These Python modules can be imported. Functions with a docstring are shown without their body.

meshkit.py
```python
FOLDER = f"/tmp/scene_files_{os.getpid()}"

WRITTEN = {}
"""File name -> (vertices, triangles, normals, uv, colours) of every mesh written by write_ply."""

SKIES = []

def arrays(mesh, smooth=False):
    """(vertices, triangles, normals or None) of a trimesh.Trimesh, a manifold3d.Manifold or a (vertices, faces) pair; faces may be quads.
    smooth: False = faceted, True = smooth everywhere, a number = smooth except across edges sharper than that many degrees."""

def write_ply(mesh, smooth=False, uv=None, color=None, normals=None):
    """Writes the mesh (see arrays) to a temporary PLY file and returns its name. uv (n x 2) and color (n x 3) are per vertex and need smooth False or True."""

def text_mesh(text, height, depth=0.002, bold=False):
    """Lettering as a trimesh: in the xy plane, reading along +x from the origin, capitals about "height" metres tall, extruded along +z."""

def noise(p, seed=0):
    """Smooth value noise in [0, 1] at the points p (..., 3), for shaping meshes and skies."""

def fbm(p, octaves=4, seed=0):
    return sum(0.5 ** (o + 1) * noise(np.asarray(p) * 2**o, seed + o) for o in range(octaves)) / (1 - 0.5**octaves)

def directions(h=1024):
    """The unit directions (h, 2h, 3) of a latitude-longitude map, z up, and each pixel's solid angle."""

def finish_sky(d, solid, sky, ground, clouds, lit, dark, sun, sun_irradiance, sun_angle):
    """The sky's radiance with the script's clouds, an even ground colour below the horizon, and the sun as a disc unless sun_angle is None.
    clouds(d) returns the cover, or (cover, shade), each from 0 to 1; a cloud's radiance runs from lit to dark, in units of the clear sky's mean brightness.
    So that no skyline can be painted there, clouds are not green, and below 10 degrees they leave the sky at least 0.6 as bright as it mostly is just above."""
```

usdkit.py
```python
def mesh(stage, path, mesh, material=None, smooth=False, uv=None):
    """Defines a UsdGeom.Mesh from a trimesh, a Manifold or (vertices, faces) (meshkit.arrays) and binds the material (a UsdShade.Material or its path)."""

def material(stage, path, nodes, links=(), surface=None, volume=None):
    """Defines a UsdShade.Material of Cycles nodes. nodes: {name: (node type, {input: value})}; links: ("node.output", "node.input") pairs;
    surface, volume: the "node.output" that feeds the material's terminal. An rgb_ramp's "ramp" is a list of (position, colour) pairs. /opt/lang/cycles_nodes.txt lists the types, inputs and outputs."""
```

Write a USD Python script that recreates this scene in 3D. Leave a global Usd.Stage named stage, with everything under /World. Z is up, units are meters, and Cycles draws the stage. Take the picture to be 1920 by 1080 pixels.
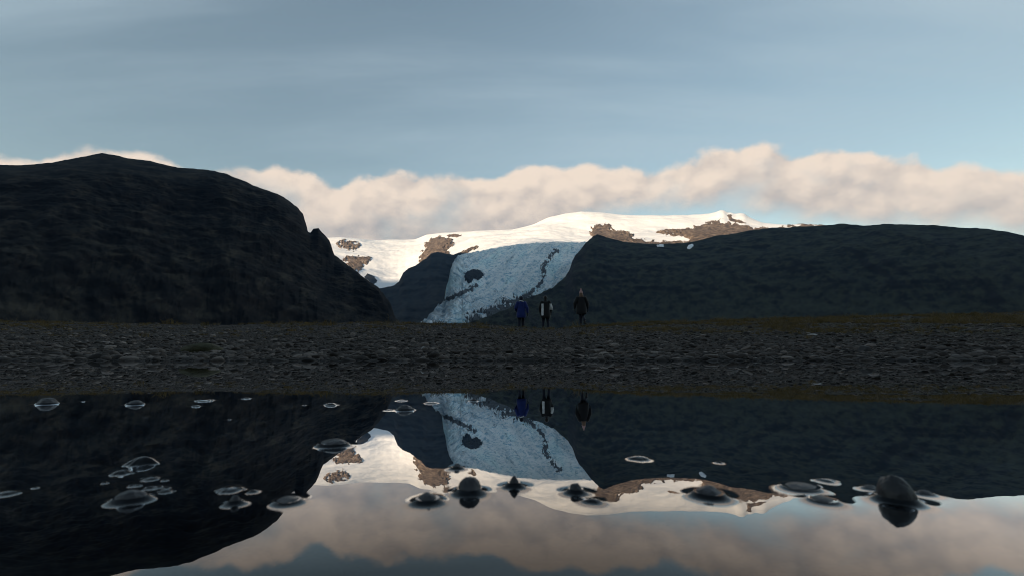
import math, random
import numpy as np
import trimesh, shapely, manifold3d, usdkit
from meshkit import fbm, noise
from scipy.interpolate import PchipInterpolator, RegularGridInterpolator
from scipy.spatial import Delaunay
from pxr import Usd, UsdGeom, UsdLux, UsdShade, Gf, Sdf, Vt

stage = Usd.Stage.CreateInMemory()
UsdGeom.SetStageUpAxis(stage, 'Z')
UsdGeom.SetStageMetersPerUnit(stage, 1.0)
UsdGeom.Xform.Define(stage, '/World')
UsdGeom.Scope.Define(stage, '/World/Looks')
T = Sdf.ValueTypeNames

# ------------------------------------------------------------------ camera, sky, sun, exposure
CAM_H, FPX, PITCH = 0.05, 900.0, math.atan(129 / 900.0)
SUN_AZ, SUN_EL = math.radians(-138), math.radians(6.0)      # azimuth measured from +y towards +x
HAZE = 2.1e-5
SKY_STRENGTH, SUN_INT, EXPOSURE = 0.115, 1.08, 1.0

cam = UsdGeom.Camera.Define(stage, '/World/camera')
cam.CreateHorizontalApertureAttr(36.0)
cam.CreateVerticalApertureAttr(36.0 * 576 / 1024)
cam.CreateFocalLengthAttr(36.0 * FPX / 1920)
cam.CreateClippingRangeAttr((0.02, 60000.0))
cam.CreateFStopAttr(22.0)
cam.CreateFocusDistanceAttr(12.0)
cam.CreateExposureAttr(EXPOSURE)
cam.AddTranslateOp().Set(Gf.Vec3d(0, 0, CAM_H))
cam.AddRotateXOp().Set(90 + math.degrees(PITCH))


def ray(px, py):
    """World direction through a pixel of the 1920 x 1080 frame."""
    px, py = np.asarray(px, float), np.asarray(py, float)
    cx, cy = (px - 960) / FPX, (540 - py) / FPX
    s, c = math.sin(PITCH), math.cos(PITCH)
    return np.stack([cx, c - s * cy, s + c * cy], -1)


def azel(px, py):
    d = ray(px, py)
    return np.arctan2(d[..., 0], d[..., 1]), d[..., 2] / np.hypot(d[..., 0], d[..., 1])


def project(p):
    s, c = math.sin(PITCH), math.cos(PITCH)
    x, y, z = p[..., 0], p[..., 1], p[..., 2] - CAM_H
    dep = np.maximum(y * c + z * s, 1e-6)
    return 960 + FPX * x / dep, 540 - FPX * (z * c - y * s) / dep


def mat(name, nodes, links, surface=None, volume=None):
    return usdkit.material(stage, '/World/Looks/' + name, nodes, links, surface=surface, volume=volume)


# cloud bank: elevation of its top and foot against azimuth, as in the photograph in view and carried on round the horizon
CT = [(-1500, 320), (-600, 330), (-300, 300), (0, 286), (40, 288), (70, 296), (110, 284), (150, 268), (178, 276), (230, 278), (300, 292), (350, 308), (388, 332), (405, 326),
      (440, 313), (480, 319), (520, 306), (560, 320), (600, 332), (645, 346), (680, 332), (740, 321), (800, 322), (860, 327), (900, 334), (925, 336),
      (950, 320), (1000, 310), (1060, 301), (1100, 298), (1130, 308), (1160, 312), (1200, 315), (1270, 306), (1300, 292), (1360, 277), (1420, 272),
      (1470, 275), (1510, 284), (1560, 276), (1600, 284), (1680, 284), (1725, 292), (1745, 312), (1780, 302), (1820, 312), (1920, 318), (2200, 300), (2700, 330), (3600, 310)]
CB = [(-1500, 470), (0, 470), (600, 480), (1020, 470), (1090, 405), (1180, 390), (1260, 388), (1350, 384), (1420, 388), (1470, 398), (1560, 410), (1640, 418), (1760, 425),
      (1850, 420), (1900, 440), (2200, 470), (3600, 470)]


def ramp_az(px_pts, n=256):
    a, e = azel(*np.array(px_pts, float).T)
    el = np.arctan(e)
    x = np.linspace(-math.pi, math.pi, n)
    return [(float((t + math.pi) / (2 * math.pi)), float(v)) for t, v in zip(x, np.interp(x, a, el))]


top, bot = ramp_az(CT), ramp_az(CB)
ramp = [(p, (a, b, 0.0)) for (p, a), (_, b) in zip(top, bot)]
sky_nodes = {
    'sky': ('sky_texture', {'sky_type': 'single_scattering', 'sun_disc': False, 'sun_elevation': SUN_EL, 'sun_rotation': SUN_AZ, 'altitude': 100.0,
                            'air_density': 1.0, 'aerosol_density': 0.25, 'ozone_density': 0.5}),
    'tc': ('texture_coordinate', {}),
    'sep': ('separate_xyz', {}),
    'az': ('math', {'math_type': 'arctan2'}),
    'azn': ('map_range', {'from_min': -math.pi, 'from_max': math.pi, 'to_min': 0.0, 'to_max': 1.0}),
    'el': ('math', {'math_type': 'arcsine'}),
    'prof': ('rgb_ramp', {'ramp': ramp, 'fac': 0.0}),
    'ps': ('separate_color', {}),
    # billowing noise
    'mp': ('mapping', {'scale': (1.0, 1.0, 1.35)}),
    'n1': ('noise_texture', {'scale': 14.0, 'detail': 7.0, 'roughness': 0.52, 'distortion': 0.1}),
    'mp2': ('mapping', {'scale': (1.0, 1.0, 1.35), 'location': (-0.012, 0.0, 0.028)}),
    'n2': ('noise_texture', {'scale': 14.0, 'detail': 4.0, 'roughness': 0.5, 'distortion': 0.1}),
    'n3': ('noise_texture', {'scale': 4.5, 'detail': 4.0, 'roughness': 0.5}),
    'nb': ('math', {'math_type': 'multiply_add', 'value2': 0.068, 'value3': -0.034}),
    'dt': ('math', {'math_type': 'subtract'}),          # top - el
    'dtn': ('math', {'math_type': 'add'}),
    'ct': ('map_range', {'range_type': 'smoothstep', 'from_min': -0.004, 'from_max': 0.013, 'to_min': 0.0, 'to_max': 1.0, 'clamp': True}),
    'db': ('math', {'math_type': 'subtract'}),          # el - bottom
    'dbn': ('math', {'math_type': 'add'}),
    'cb': ('map_range', {'range_type': 'smoothstep', 'from_min': -0.03, 'from_max': 0.03, 'to_min': 0.0, 'to_max': 1.0, 'clamp': True}),
    'cov': ('math', {'math_type': 'multiply'}),
    'holes': ('map_range', {'range_type': 'smoothstep', 'from_min': 0.30, 'from_max': 0.47, 'to_min': 0.55, 'to_max': 0.97, 'clamp': True}),
    'cov2': ('math', {'math_type': 'multiply'}),
    # light and shade of the cloud
    'df': ('math', {'math_type': 'subtract'}),
    'lit0': ('math', {'math_type': 'multiply_add', 'value2': 1.9, 'value3': 0.52}),
    'dep': ('math', {'math_type': 'multiply_add', 'value2': -5.6, 'value3': 0.42}),
    'lit1': ('math', {'math_type': 'add'}),
    'lit2': ('math', {'math_type': 'multiply_add', 'value2': 0.7, 'value3': -0.30}),
    'lit': ('math', {'math_type': 'add', 'use_clamp': True}),
    'cc': ('mix', {'color1': (1.0, 1.0, 1.0), 'color2': (1.0, 1.0, 1.0)}),
    # high thin veil
    'zo': ('math', {'math_type': 'add', 'value2': 0.12}), 'zm': ('math', {'math_type': 'maximum', 'value2': 0.05}),
    'px': ('math', {'math_type': 'divide'}), 'py': ('math', {'math_type': 'divide'}), 'pv': ('combine_xyz', {'z': 3.0}),
    'mv': ('mapping', {'scale': (0.30, 1.5, 1.0), 'rotation': (0.0, 0.0, 0.06)}),
    'nv': ('noise_texture', {'scale': 1.3, 'detail': 6.0, 'roughness': 0.55, 'distortion': 0.2}),
    'vf0': ('map_range', {'range_type': 'smoothstep', 'from_min': 0.34, 'from_max': 0.66, 'to_min': 0.10, 'to_max': 0.75, 'clamp': True}),
    'vz': ('map_range', {'range_type': 'smoothstep', 'from_min': 0.50, 'from_max': 0.78, 'to_min': 1.0, 'to_max': 0.06, 'clamp': True}), 'vl': ('map_range', {'range_type': 'smoothstep', 'from_min': 0.30, 'from_max': 0.46, 'to_min': 0.35, 'to_max': 1.0, 'clamp': True}), 'vm': ('math', {'math_type': 'multiply'}), 'vf': ('math', {'math_type': 'multiply'}),
    'veil': ('mix', {'color2': (1.0, 1.0, 1.0)}),
    'all': ('mix', {}),
    'bg': ('background_shader', {'strength': SKY_STRENGTH}),
}
CLOUD_LIT, CLOUD_SHADE, VEIL = (4.25, 3.5, 2.85), (2.15, 1.95, 1.85), (2.1, 2.6, 2.9)
sky_nodes['cc'][1].update(color1=CLOUD_SHADE, color2=CLOUD_LIT)
sky_nodes['veil'][1].update(color2=VEIL)
sky_links = [('tc.generated', 'sep.vector'), ('sep.x', 'az.value1'), ('sep.y', 'az.value2'), ('az.value', 'azn.value'), ('azn.result', 'prof.fac'), ('sep.z', 'el.value1'),
             ('prof.color', 'ps.color'), ('tc.generated', 'mp.vector'), ('mp.vector', 'n1.vector'), ('tc.generated', 'mp2.vector'), ('mp2.vector', 'n2.vector'), ('mp.vector', 'n3.vector'),
             ('n1.fac', 'nb.value1'), ('ps.r', 'dt.value1'), ('el.value', 'dt.value2'), ('dt.value', 'dtn.value1'), ('nb.value', 'dtn.value2'), ('dtn.value', 'ct.value'),
             ('el.value', 'db.value1'), ('ps.g', 'db.value2'), ('db.value', 'dbn.value1'), ('nb.value', 'dbn.value2'), ('dbn.value', 'cb.value'),
             ('ct.result', 'cov.value1'), ('cb.result', 'cov.value2'), ('n3.fac', 'holes.value'), ('cov.value', 'cov2.value1'), ('holes.result', 'cov2.value2'),
             ('n1.fac', 'df.value1'), ('n2.fac', 'df.value2'), ('df.value', 'lit0.value1'), ('dt.value', 'dep.value1'), ('lit0.value', 'lit1.value1'), ('dep.value', 'lit1.value2'),
             ('n3.fac', 'lit2.value1'), ('lit1.value', 'lit.value1'), ('lit2.value', 'lit.value2'), ('lit.value', 'cc.fac'),
             ('sep.z', 'zo.value1'), ('zo.value', 'zm.value1'), ('sep.x', 'px.value1'), ('zm.value', 'px.value2'), ('sep.y', 'py.value1'), ('zm.value', 'py.value2'), ('px.value', 'pv.x'), ('py.value', 'pv.y'), ('pv.vector', 'mv.vector'), ('mv.vector', 'nv.vector'), ('nv.fac', 'vf0.value'), ('sep.z', 'vz.value'), ('vf0.result', 'vf.value1'), ('vz.result', 'vm.value1'), ('sep.z', 'vl.value'), ('vl.result', 'vm.value2'), ('vm.value', 'vf.value2'), ('vf.value', 'veil.fac'), ('sky.color', 'veil.color1'),
             ('veil.color', 'all.color1'), ('cc.color', 'all.color2'), ('cov2.value', 'all.fac'), ('all.color', 'bg.color')]
sky_mat = mat('sky_air', sky_nodes, sky_links, surface='bg.background')
dome = UsdLux.DomeLight.Define(stage, '/World/sky')
UsdShade.MaterialBindingAPI.Apply(dome.GetPrim()).Bind(sky_mat)
dome.GetPrim().SetCustomDataByKey('kind', 'structure')
sun = UsdLux.DistantLight.Define(stage, '/World/sun')
sun.CreateIntensityAttr(SUN_INT)
sun.CreateAngleAttr(0.53)
sun.CreateNormalizeAttr(True)
sun.CreateColorAttr(Gf.Vec3f(1.0, 0.76, 0.50))
S = np.array([math.sin(SUN_AZ) * math.cos(SUN_EL), math.cos(SUN_AZ) * math.cos(SUN_EL), math.sin(SUN_EL)])
sun.AddRotateXYZOp().Set(Gf.Vec3f(90 - math.degrees(SUN_EL), 0, math.degrees(math.pi - SUN_AZ)))

# ------------------------------------------------------------------ naming helpers
used = {}


def numbered(name, parent='/World'):
    k = used.get((parent, name), 0)
    used[(parent, name)] = k + 1
    return f'{parent}/{name}' + (f'_{k:03d}' if k else '')


def tag(p, label=None, cat=None, group=None, kind=None):
    p = p.GetPrim() if hasattr(p, 'GetPrim') else p
    for k, v in (('label', label), ('category', cat), ('group', group), ('kind', kind)):
        if v:
            p.SetCustomDataByKey(k, v)
    return p


def obj(name, mesh, m, parent=None, smooth=True):
    par = str(parent.GetPath()) if parent is not None else '/World'
    return usdkit.mesh(stage, numbered(name, par), mesh, m, smooth=smooth)


def thing(name, label, cat, loc=(0, 0, 0), rotz=0, group=None):
    x = UsdGeom.Xform.Define(stage, numbered(name))
    x.AddTranslateOp().Set(Gf.Vec3d(*map(float, loc)))
    x.AddRotateZOp().Set(float(math.degrees(rotz)))
    return tag(x, label, cat, group)


# ------------------------------------------------------------------ materials
def ground_mat(name, stops, scale, rough=0.85, bump=0.4, bump_scale=None, dist=0.02, detail=8.0, spec=0.3, extra=None):
    nodes = {'g': ('geometry', {}), 'n': ('noise_texture', {'scale': scale, 'detail': detail, 'roughness': 0.6}),
             'r': ('rgb_ramp', {'ramp': stops}), 'nb': ('noise_texture', {'scale': bump_scale or scale * 4, 'detail': 8.0, 'roughness': 0.65}),
             'b': ('bump', {'strength': bump, 'distance': dist}),
             'p': ('principled_bsdf', {'roughness': rough, 'specular_ior_level': spec, **(extra or {})})}
    links = [('g.position', 'n.vector'), ('n.fac', 'r.fac'), ('r.color', 'p.base_color'), ('g.position', 'nb.vector'), ('nb.fac', 'b.height'), ('b.normal', 'p.normal')]
    return mat(name, nodes, links, surface='p.BSDF')


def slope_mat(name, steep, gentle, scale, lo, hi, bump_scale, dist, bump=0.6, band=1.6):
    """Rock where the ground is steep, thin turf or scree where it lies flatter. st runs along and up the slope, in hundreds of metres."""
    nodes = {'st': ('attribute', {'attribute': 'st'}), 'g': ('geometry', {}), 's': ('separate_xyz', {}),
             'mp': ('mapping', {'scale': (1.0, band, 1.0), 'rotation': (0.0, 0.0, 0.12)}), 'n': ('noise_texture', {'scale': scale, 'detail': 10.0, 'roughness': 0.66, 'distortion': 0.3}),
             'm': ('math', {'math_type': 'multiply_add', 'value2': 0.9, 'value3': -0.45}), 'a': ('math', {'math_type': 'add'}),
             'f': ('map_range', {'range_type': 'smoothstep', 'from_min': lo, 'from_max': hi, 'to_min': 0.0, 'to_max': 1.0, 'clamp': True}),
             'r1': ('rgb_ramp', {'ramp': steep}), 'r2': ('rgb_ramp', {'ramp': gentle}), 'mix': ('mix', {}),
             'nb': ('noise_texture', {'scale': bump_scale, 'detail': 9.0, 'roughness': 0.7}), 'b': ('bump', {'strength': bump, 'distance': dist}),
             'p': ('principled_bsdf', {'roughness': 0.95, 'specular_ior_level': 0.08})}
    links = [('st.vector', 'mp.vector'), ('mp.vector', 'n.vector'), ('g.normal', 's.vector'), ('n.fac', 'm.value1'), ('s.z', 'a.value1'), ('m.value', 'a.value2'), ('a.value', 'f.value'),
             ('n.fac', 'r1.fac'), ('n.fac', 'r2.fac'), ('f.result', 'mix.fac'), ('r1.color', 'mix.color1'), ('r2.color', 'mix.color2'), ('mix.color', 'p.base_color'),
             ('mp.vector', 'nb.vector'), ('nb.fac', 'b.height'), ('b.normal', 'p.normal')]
    return mat(name, nodes, links, surface='p.BSDF')


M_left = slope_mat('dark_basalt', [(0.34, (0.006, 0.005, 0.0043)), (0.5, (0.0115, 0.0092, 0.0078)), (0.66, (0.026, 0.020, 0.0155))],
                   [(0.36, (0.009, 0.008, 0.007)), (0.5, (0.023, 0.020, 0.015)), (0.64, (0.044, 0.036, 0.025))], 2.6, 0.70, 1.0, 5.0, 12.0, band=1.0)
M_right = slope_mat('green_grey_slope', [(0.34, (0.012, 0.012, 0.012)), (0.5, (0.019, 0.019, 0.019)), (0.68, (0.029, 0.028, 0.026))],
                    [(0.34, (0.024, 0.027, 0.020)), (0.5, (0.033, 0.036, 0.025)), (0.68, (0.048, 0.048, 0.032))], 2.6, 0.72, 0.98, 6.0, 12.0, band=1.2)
M_spur = slope_mat('blue_grey_rock', [(0.3, (0.020, 0.021, 0.023)), (0.55, (0.034, 0.034, 0.035)), (0.75, (0.058, 0.057, 0.056))],
                   [(0.3, (0.026, 0.027, 0.027)), (0.7, (0.045, 0.045, 0.042))], 1.3, 0.7, 1.0, 3.0, 16.0)
M_brown = ground_mat('brown_rock', [(0.34, (0.085, 0.062, 0.048)), (0.5, (0.17, 0.128, 0.098)), (0.66, (0.30, 0.235, 0.185))], 0.022, rough=0.95, bump=1.0, bump_scale=0.05, dist=26.0, spec=0.1)
M_snow = ground_mat('snow', [(0.2, (0.78, 0.80, 0.84)), (0.8, (0.86, 0.87, 0.90))], 0.01, rough=0.75, bump=0.25, bump_scale=0.012, dist=14.0, spec=0.2)
# broken glacier ice: white crust, blue in the cracks, grey dirt
M_ice = mat('glacier_ice', {
    'st': ('attribute', {'attribute': 'st'}), 'g': ('geometry', {}),
    'm1': ('mapping', {'scale': (3.2, 0.26, 1.0)}), 'n1': ('noise_texture', {'scale': 1.0, 'detail': 8.0, 'roughness': 0.62, 'distortion': 0.4}),
    'm2': ('mapping', {'scale': (2.2, 3.6, 1.0)}), 'n2': ('noise_texture', {'scale': 1.0, 'detail': 8.0, 'roughness': 0.66, 'distortion': 0.6}),
    'm3': ('mapping', {'scale': (0.9, 2.6, 1.0)}), 'n3': ('noise_texture', {'scale': 1.0, 'detail': 5.0, 'roughness': 0.6, 'distortion': 0.8}),
    's3': ('math', {'math_type': 'subtract', 'value2': 0.5}), 'a3': ('math', {'math_type': 'absolute'}),
    'cr': ('map_range', {'range_type': 'smoothstep', 'from_min': 0.004, 'from_max': 0.035, 'to_min': 0.0, 'to_max': 1.0, 'clamp': True}),
    'av': ('math', {'math_type': 'multiply_add', 'value2': 0.90}), 'h2': ('math', {'math_type': 'multiply_add', 'value2': 0.55, 'value3': -0.205}),
    'r': ('rgb_ramp', {'ramp': [(0.32, (0.22, 0.28, 0.32)), (0.39, (0.56, 0.65, 0.70)), (0.45, (0.84, 0.90, 0.92)), (0.53, (0.95, 0.97, 0.98))]}),
    'm4': ('mapping', {'scale': (0.55, 0.10, 1.0)}), 'n4': ('noise_texture', {'scale': 1.0, 'detail': 3.0, 'roughness': 0.55}),
    't4': ('rgb_ramp', {'ramp': [(0.36, (0.80, 0.84, 0.87)), (0.5, (1.0, 1.0, 1.0)), (0.64, (0.86, 0.99, 1.0))]}), 'tn': ('mix', {'mix_type': 'multiply', 'fac': 1.0}),
    'mul': ('mix', {'color1': (0.34, 0.55, 0.68)}),
    'nb': ('noise_texture', {'scale': 0.06, 'detail': 9.0, 'roughness': 0.7}), 'b': ('bump', {'strength': 1.0, 'distance': 20.0}),
    'p': ('principled_bsdf', {'roughness': 0.7, 'specular_ior_level': 0.2})},
    [('st.vector', 'm1.vector'), ('m1.vector', 'n1.vector'), ('st.vector', 'm2.vector'), ('m2.vector', 'n2.vector'), ('st.vector', 'm3.vector'), ('m3.vector', 'n3.vector'),
     ('n3.fac', 's3.value1'), ('s3.value', 'a3.value1'), ('a3.value', 'cr.value'), ('n2.fac', 'h2.value1'), ('n1.fac', 'av.value1'), ('h2.value', 'av.value3'), ('av.value', 'r.fac'),
     ('r.color', 'mul.color2'), ('cr.result', 'mul.fac'), ('st.vector', 'm4.vector'), ('m4.vector', 'n4.vector'), ('n4.fac', 't4.fac'), ('mul.color', 'tn.color1'), ('t4.color', 'tn.color2'), ('tn.color', 'p.base_color'), ('g.position', 'nb.vector'), ('nb.fac', 'b.height'), ('b.normal', 'p.normal')], surface='p.BSDF')
M_moraine = ground_mat('moraine_debris', [(0.3, (0.05, 0.054, 0.06)), (0.6, (0.11, 0.115, 0.12)), (0.8, (0.22, 0.23, 0.24))], 0.05, bump_scale=0.08, dist=8.0, bump=0.8, spec=0.1)
M_moraine_dark = ground_mat('dark_nunatak', [(0.3, (0.018, 0.020, 0.022)), (0.7, (0.05, 0.052, 0.055))], 0.04, bump_scale=0.06, dist=12.0, bump=0.9, spec=0.1)
M_gravelbed = ground_mat('gravel_bed', [(0.25, (0.022, 0.021, 0.020)), (0.5, (0.050, 0.046, 0.043)), (0.75, (0.095, 0.086, 0.078))], 9.0, bump=0.9, bump_scale=14.0, dist=0.05, spec=0.2)


def stone_mat(name, lo, hi, rough, coat=0.0, scale=14.0, rnd=0.5, pale=1.0, wet=False):
    nodes = {'tc': ('texture_coordinate', {}), 'oi': ('object_info', {}), 'n': ('noise_texture', {'scale': scale, 'detail': 8.0, 'roughness': 0.65}),
             'r': ('rgb_ramp', {'ramp': [(0.3, lo), (0.7, hi)]}),
             'rv': ('rgb_ramp', {'ramp': [(0.0, (1 - rnd,) * 3), (0.6, (1.0,) * 3), (0.88, (1 + rnd,) * 3), (1.0, ((1 + rnd) * pale,) * 3)]}), 'sp': ('separate_color', {}),
             'h': ('hsv', {}), 'b': ('bump', {'strength': 0.35, 'distance': 0.01}),
             'g': ('geometry', {}), 's': ('separate_xyz', {}), 'w': ('map_range', {'range_type': 'smoothstep', 'from_min': 0.01, 'from_max': 0.06, 'to_min': 0.30, 'to_max': 1.0, 'clamp': True}),
             'wm': ('math', {'math_type': 'multiply', 'value2': 1.0}),
             'p': ('principled_bsdf', {'roughness': rough, 'specular_ior_level': 0.35, 'coat_weight': coat, 'coat_roughness': 0.06, 'coat_ior': 1.33})}
    links = [('tc.object', 'n.vector'), ('n.fac', 'r.fac'), ('r.color', 'h.color'), ('oi.random', 'rv.fac'), ('rv.color', 'sp.color'), ('sp.r', 'wm.value1'), ('wm.value', 'h.value'), ('h.color', 'p.base_color'),
             ('n.fac', 'b.height'), ('b.normal', 'p.normal')]
    if wet:
        links += [('g.position', 's.vector'), ('s.z', 'w.value'), ('w.result', 'wm.value2')]
    return mat(name, nodes, links, surface='p.BSDF')


M_stone = stone_mat('grey_stone', (0.028, 0.0235, 0.021), (0.090, 0.073, 0.062), 0.9, scale=6.0, rnd=0.7, pale=2.0, wet=True)
M_pale = stone_mat('pale_stone', (0.20, 0.19, 0.18), (0.34, 0.32, 0.30), 0.85, scale=6.0, rnd=0.2)
M_boulder = stone_mat('dark_stone', (0.018, 0.017, 0.017), (0.05, 0.047, 0.045), 0.85, scale=6.0, rnd=0.2)
M_wet = stone_mat('wet_pebble', (0.008, 0.008, 0.010), (0.040, 0.037, 0.038), 0.5, coat=0.35, scale=90.0, rnd=0.4)
M_film = stone_mat('pebble_under_film', (0.008, 0.009, 0.012), (0.028, 0.028, 0.032), 0.8, coat=0.0, scale=60.0, rnd=0.3)


def blade_mat(name, a, b):
    return mat(name, {'oi': ('object_info', {}), 'g': ('geometry', {}), 'n': ('noise_texture', {'scale': 1.7, 'detail': 3.0}), 'ad': ('math', {'math_type': 'multiply_add', 'value2': 0.5}),
                      'r': ('rgb_ramp', {'ramp': [(0.3, a), (0.75, b)]}), 'd': ('diffuse_bsdf', {}), 't': ('translucent_bsdf', {}), 'm': ('mix_closure', {'fac': 0.3})},
               [('g.position', 'n.vector'), ('oi.random', 'ad.value1'), ('n.fac', 'ad.value3'), ('ad.value', 'r.fac'), ('r.color', 'd.color'), ('r.color', 't.color'), ('d.BSDF', 'm.closure1'), ('t.BSDF', 'm.closure2')], surface='m.closure')


M_grass = blade_mat('autumn_grass', (0.035, 0.036, 0.014), (0.17, 0.120, 0.052))
M_dry = blade_mat('dry_straw', (0.09, 0.07, 0.04), (0.17, 0.135, 0.085))
M_moss = ground_mat('moss', [(0.3, (0.022, 0.021, 0.010)), (0.7, (0.060, 0.054, 0.022))], 6.0, bump=0.9, bump_scale=40.0, dist=0.03)

# still water: mirror at grazing angles, dark and clear looking down
M_water = mat('still_water', {
    'g': ('geometry', {}), 'mp': ('mapping', {'scale': (0.6, 1.0, 1.0)}), 'n': ('noise_texture', {'scale': 5.0, 'detail': 2.0}), 'b': ('bump', {'strength': 0.02, 'distance': 0.004}),
    'f': ('fresnel', {'IOR': 1.33}), 'sm': ('map_range', {'range_type': 'smoothstep', 'from_min': 0.03, 'from_max': 0.42, 'to_min': 0.0, 'to_max': 0.97, 'clamp': True}), 'pw': ('math', {'math_type': 'maximum'}),
    'gl': ('glossy_bsdf', {'color': (0.97, 0.97, 0.98), 'roughness': 0.0}), 't': ('transparent_bsdf', {'color': (0.16, 0.21, 0.25)}), 'm': ('mix_closure', {})},
    [('g.position', 'mp.vector'), ('mp.vector', 'n.vector'), ('n.fac', 'b.height'), ('b.normal', 'gl.normal'), ('f.fac', 'sm.value'), ('sm.result', 'pw.value1'), ('f.fac', 'pw.value2'), ('pw.value', 'm.fac'), ('t.BSDF', 'm.closure1'), ('gl.BSDF', 'm.closure2')], surface='m.closure')

# ------------------------------------------------------------------ far land: each landform is a sheet with its own distances
def pxcurve(pts):
    """(px, py) -> functions of azimuth giving the tangent of elevation."""
    a, e = azel(*np.array(pts, float).T)
    return PchipInterpolator(a, e, extrapolate=True) if False else (lambda az: np.interp(az, a, e))


def smooth_az(f, az, w=0.012):
    q = np.linspace(-2, 2, 9) * w
    g = np.exp(-0.5 * np.linspace(-2, 2, 9) ** 2)
    return sum(gi * f(az + qi) for gi, qi in zip(g, q)) / g.sum()


def pxval(pts):
    p = np.array(pts, float)
    a, _ = azel(p[:, 0], np.full(len(p), 500.0))
    return lambda az: np.interp(az, a, p[:, 1])


def sheet(az, knots, n_t, seed=0):
    """knots: list of (r(az) array, z(az) array). Returns grid points (len(az), n_t, 3) and t."""
    t_k = np.arange(len(knots))
    R = PchipInterpolator(t_k, np.array([k[0] for k in knots]))
    Z = PchipInterpolator(t_k, np.array([k[1] for k in knots]))
    return R, Z


def grid_points(az, R, Z, tt):
    r, z = R(tt).T, Z(tt).T                # (az, t)
    return np.stack([np.sin(az)[:, None] * r, np.cos(az)[:, None] * r, z], -1)


def grid_faces(n, m):
    i, j = np.meshgrid(np.arange(n - 1), np.arange(m - 1), indexing='ij')
    a = i * m + j
    return np.stack([a, a + m, a + m + 1, a + 1], -1).reshape(-1, 4)


def ridged(p, octaves=5, seed=0):
    out, amp = 0, 1.0
    for o in range(octaves):
        out = out + amp * (1 - np.abs(2 * noise(p * 2.0 ** o, seed + o) - 1))
        amp *= 0.5
    return out / 2.0 - 0.5


def structure(name, grid, m, smooth=True, uv=None):
    n, k = grid.shape[:2]
    o = usdkit.mesh(stage, numbered(name), (grid.reshape(-1, 3), grid_faces(n, k)), m, smooth=smooth, uv=uv)
    return tag(o, kind='structure')


def az_of(px):
    return float(azel(px, 500.0)[0])


def frame_az(px0, px1, n, outer0=None, outer1=None):
    a = np.linspace(az_of(px0), az_of(px1), n)
    if outer0 is not None:
        a = np.concatenate([np.linspace(math.radians(outer0), a[0], 60)[:-1], a])
    if outer1 is not None:
        a = np.concatenate([a, np.linspace(a[-1], math.radians(outer1), 60)[1:]])
    return a


# --- left mountain
LEFT = [(-1200, 470), (-400, 350), (-100, 328), (0, 320), (40, 321), (100, 315), (150, 303), (190, 296), (215, 299), (240, 306), (280, 312), (330, 325), (400, 331), (418, 335), (450, 346),
        (480, 360), (520, 371), (540, 382), (558, 396), (568, 406), (573, 422), (577, 440), (582, 440), (587, 433), (597, 432), (604, 440), (617, 454), (627, 481), (650, 498),
        (680, 521), (710, 541), (732, 568), (742, 598), (750, 610), (765, 618)]
BROW = [(-1200, 490), (-400, 372), (0, 338), (100, 333), (200, 331), (300, 336), (400, 341), (450, 353), (520, 376), (558, 402), (573, 430), (582, 445), (597, 437), (617, 459), (627, 486), (650, 503), (710, 546), (742, 603), (765, 622)]
az = frame_az(-200, 760, 620, outer0=-100)
e_top, e_brow = pxcurve(LEFT)(az), pxcurve(BROW)(az)
rt = pxval([(-1200, 2300), (0, 2000), (330, 1900), (450, 1650), (580, 1500), (650, 1400), (750, 1150)])(az)
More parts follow.
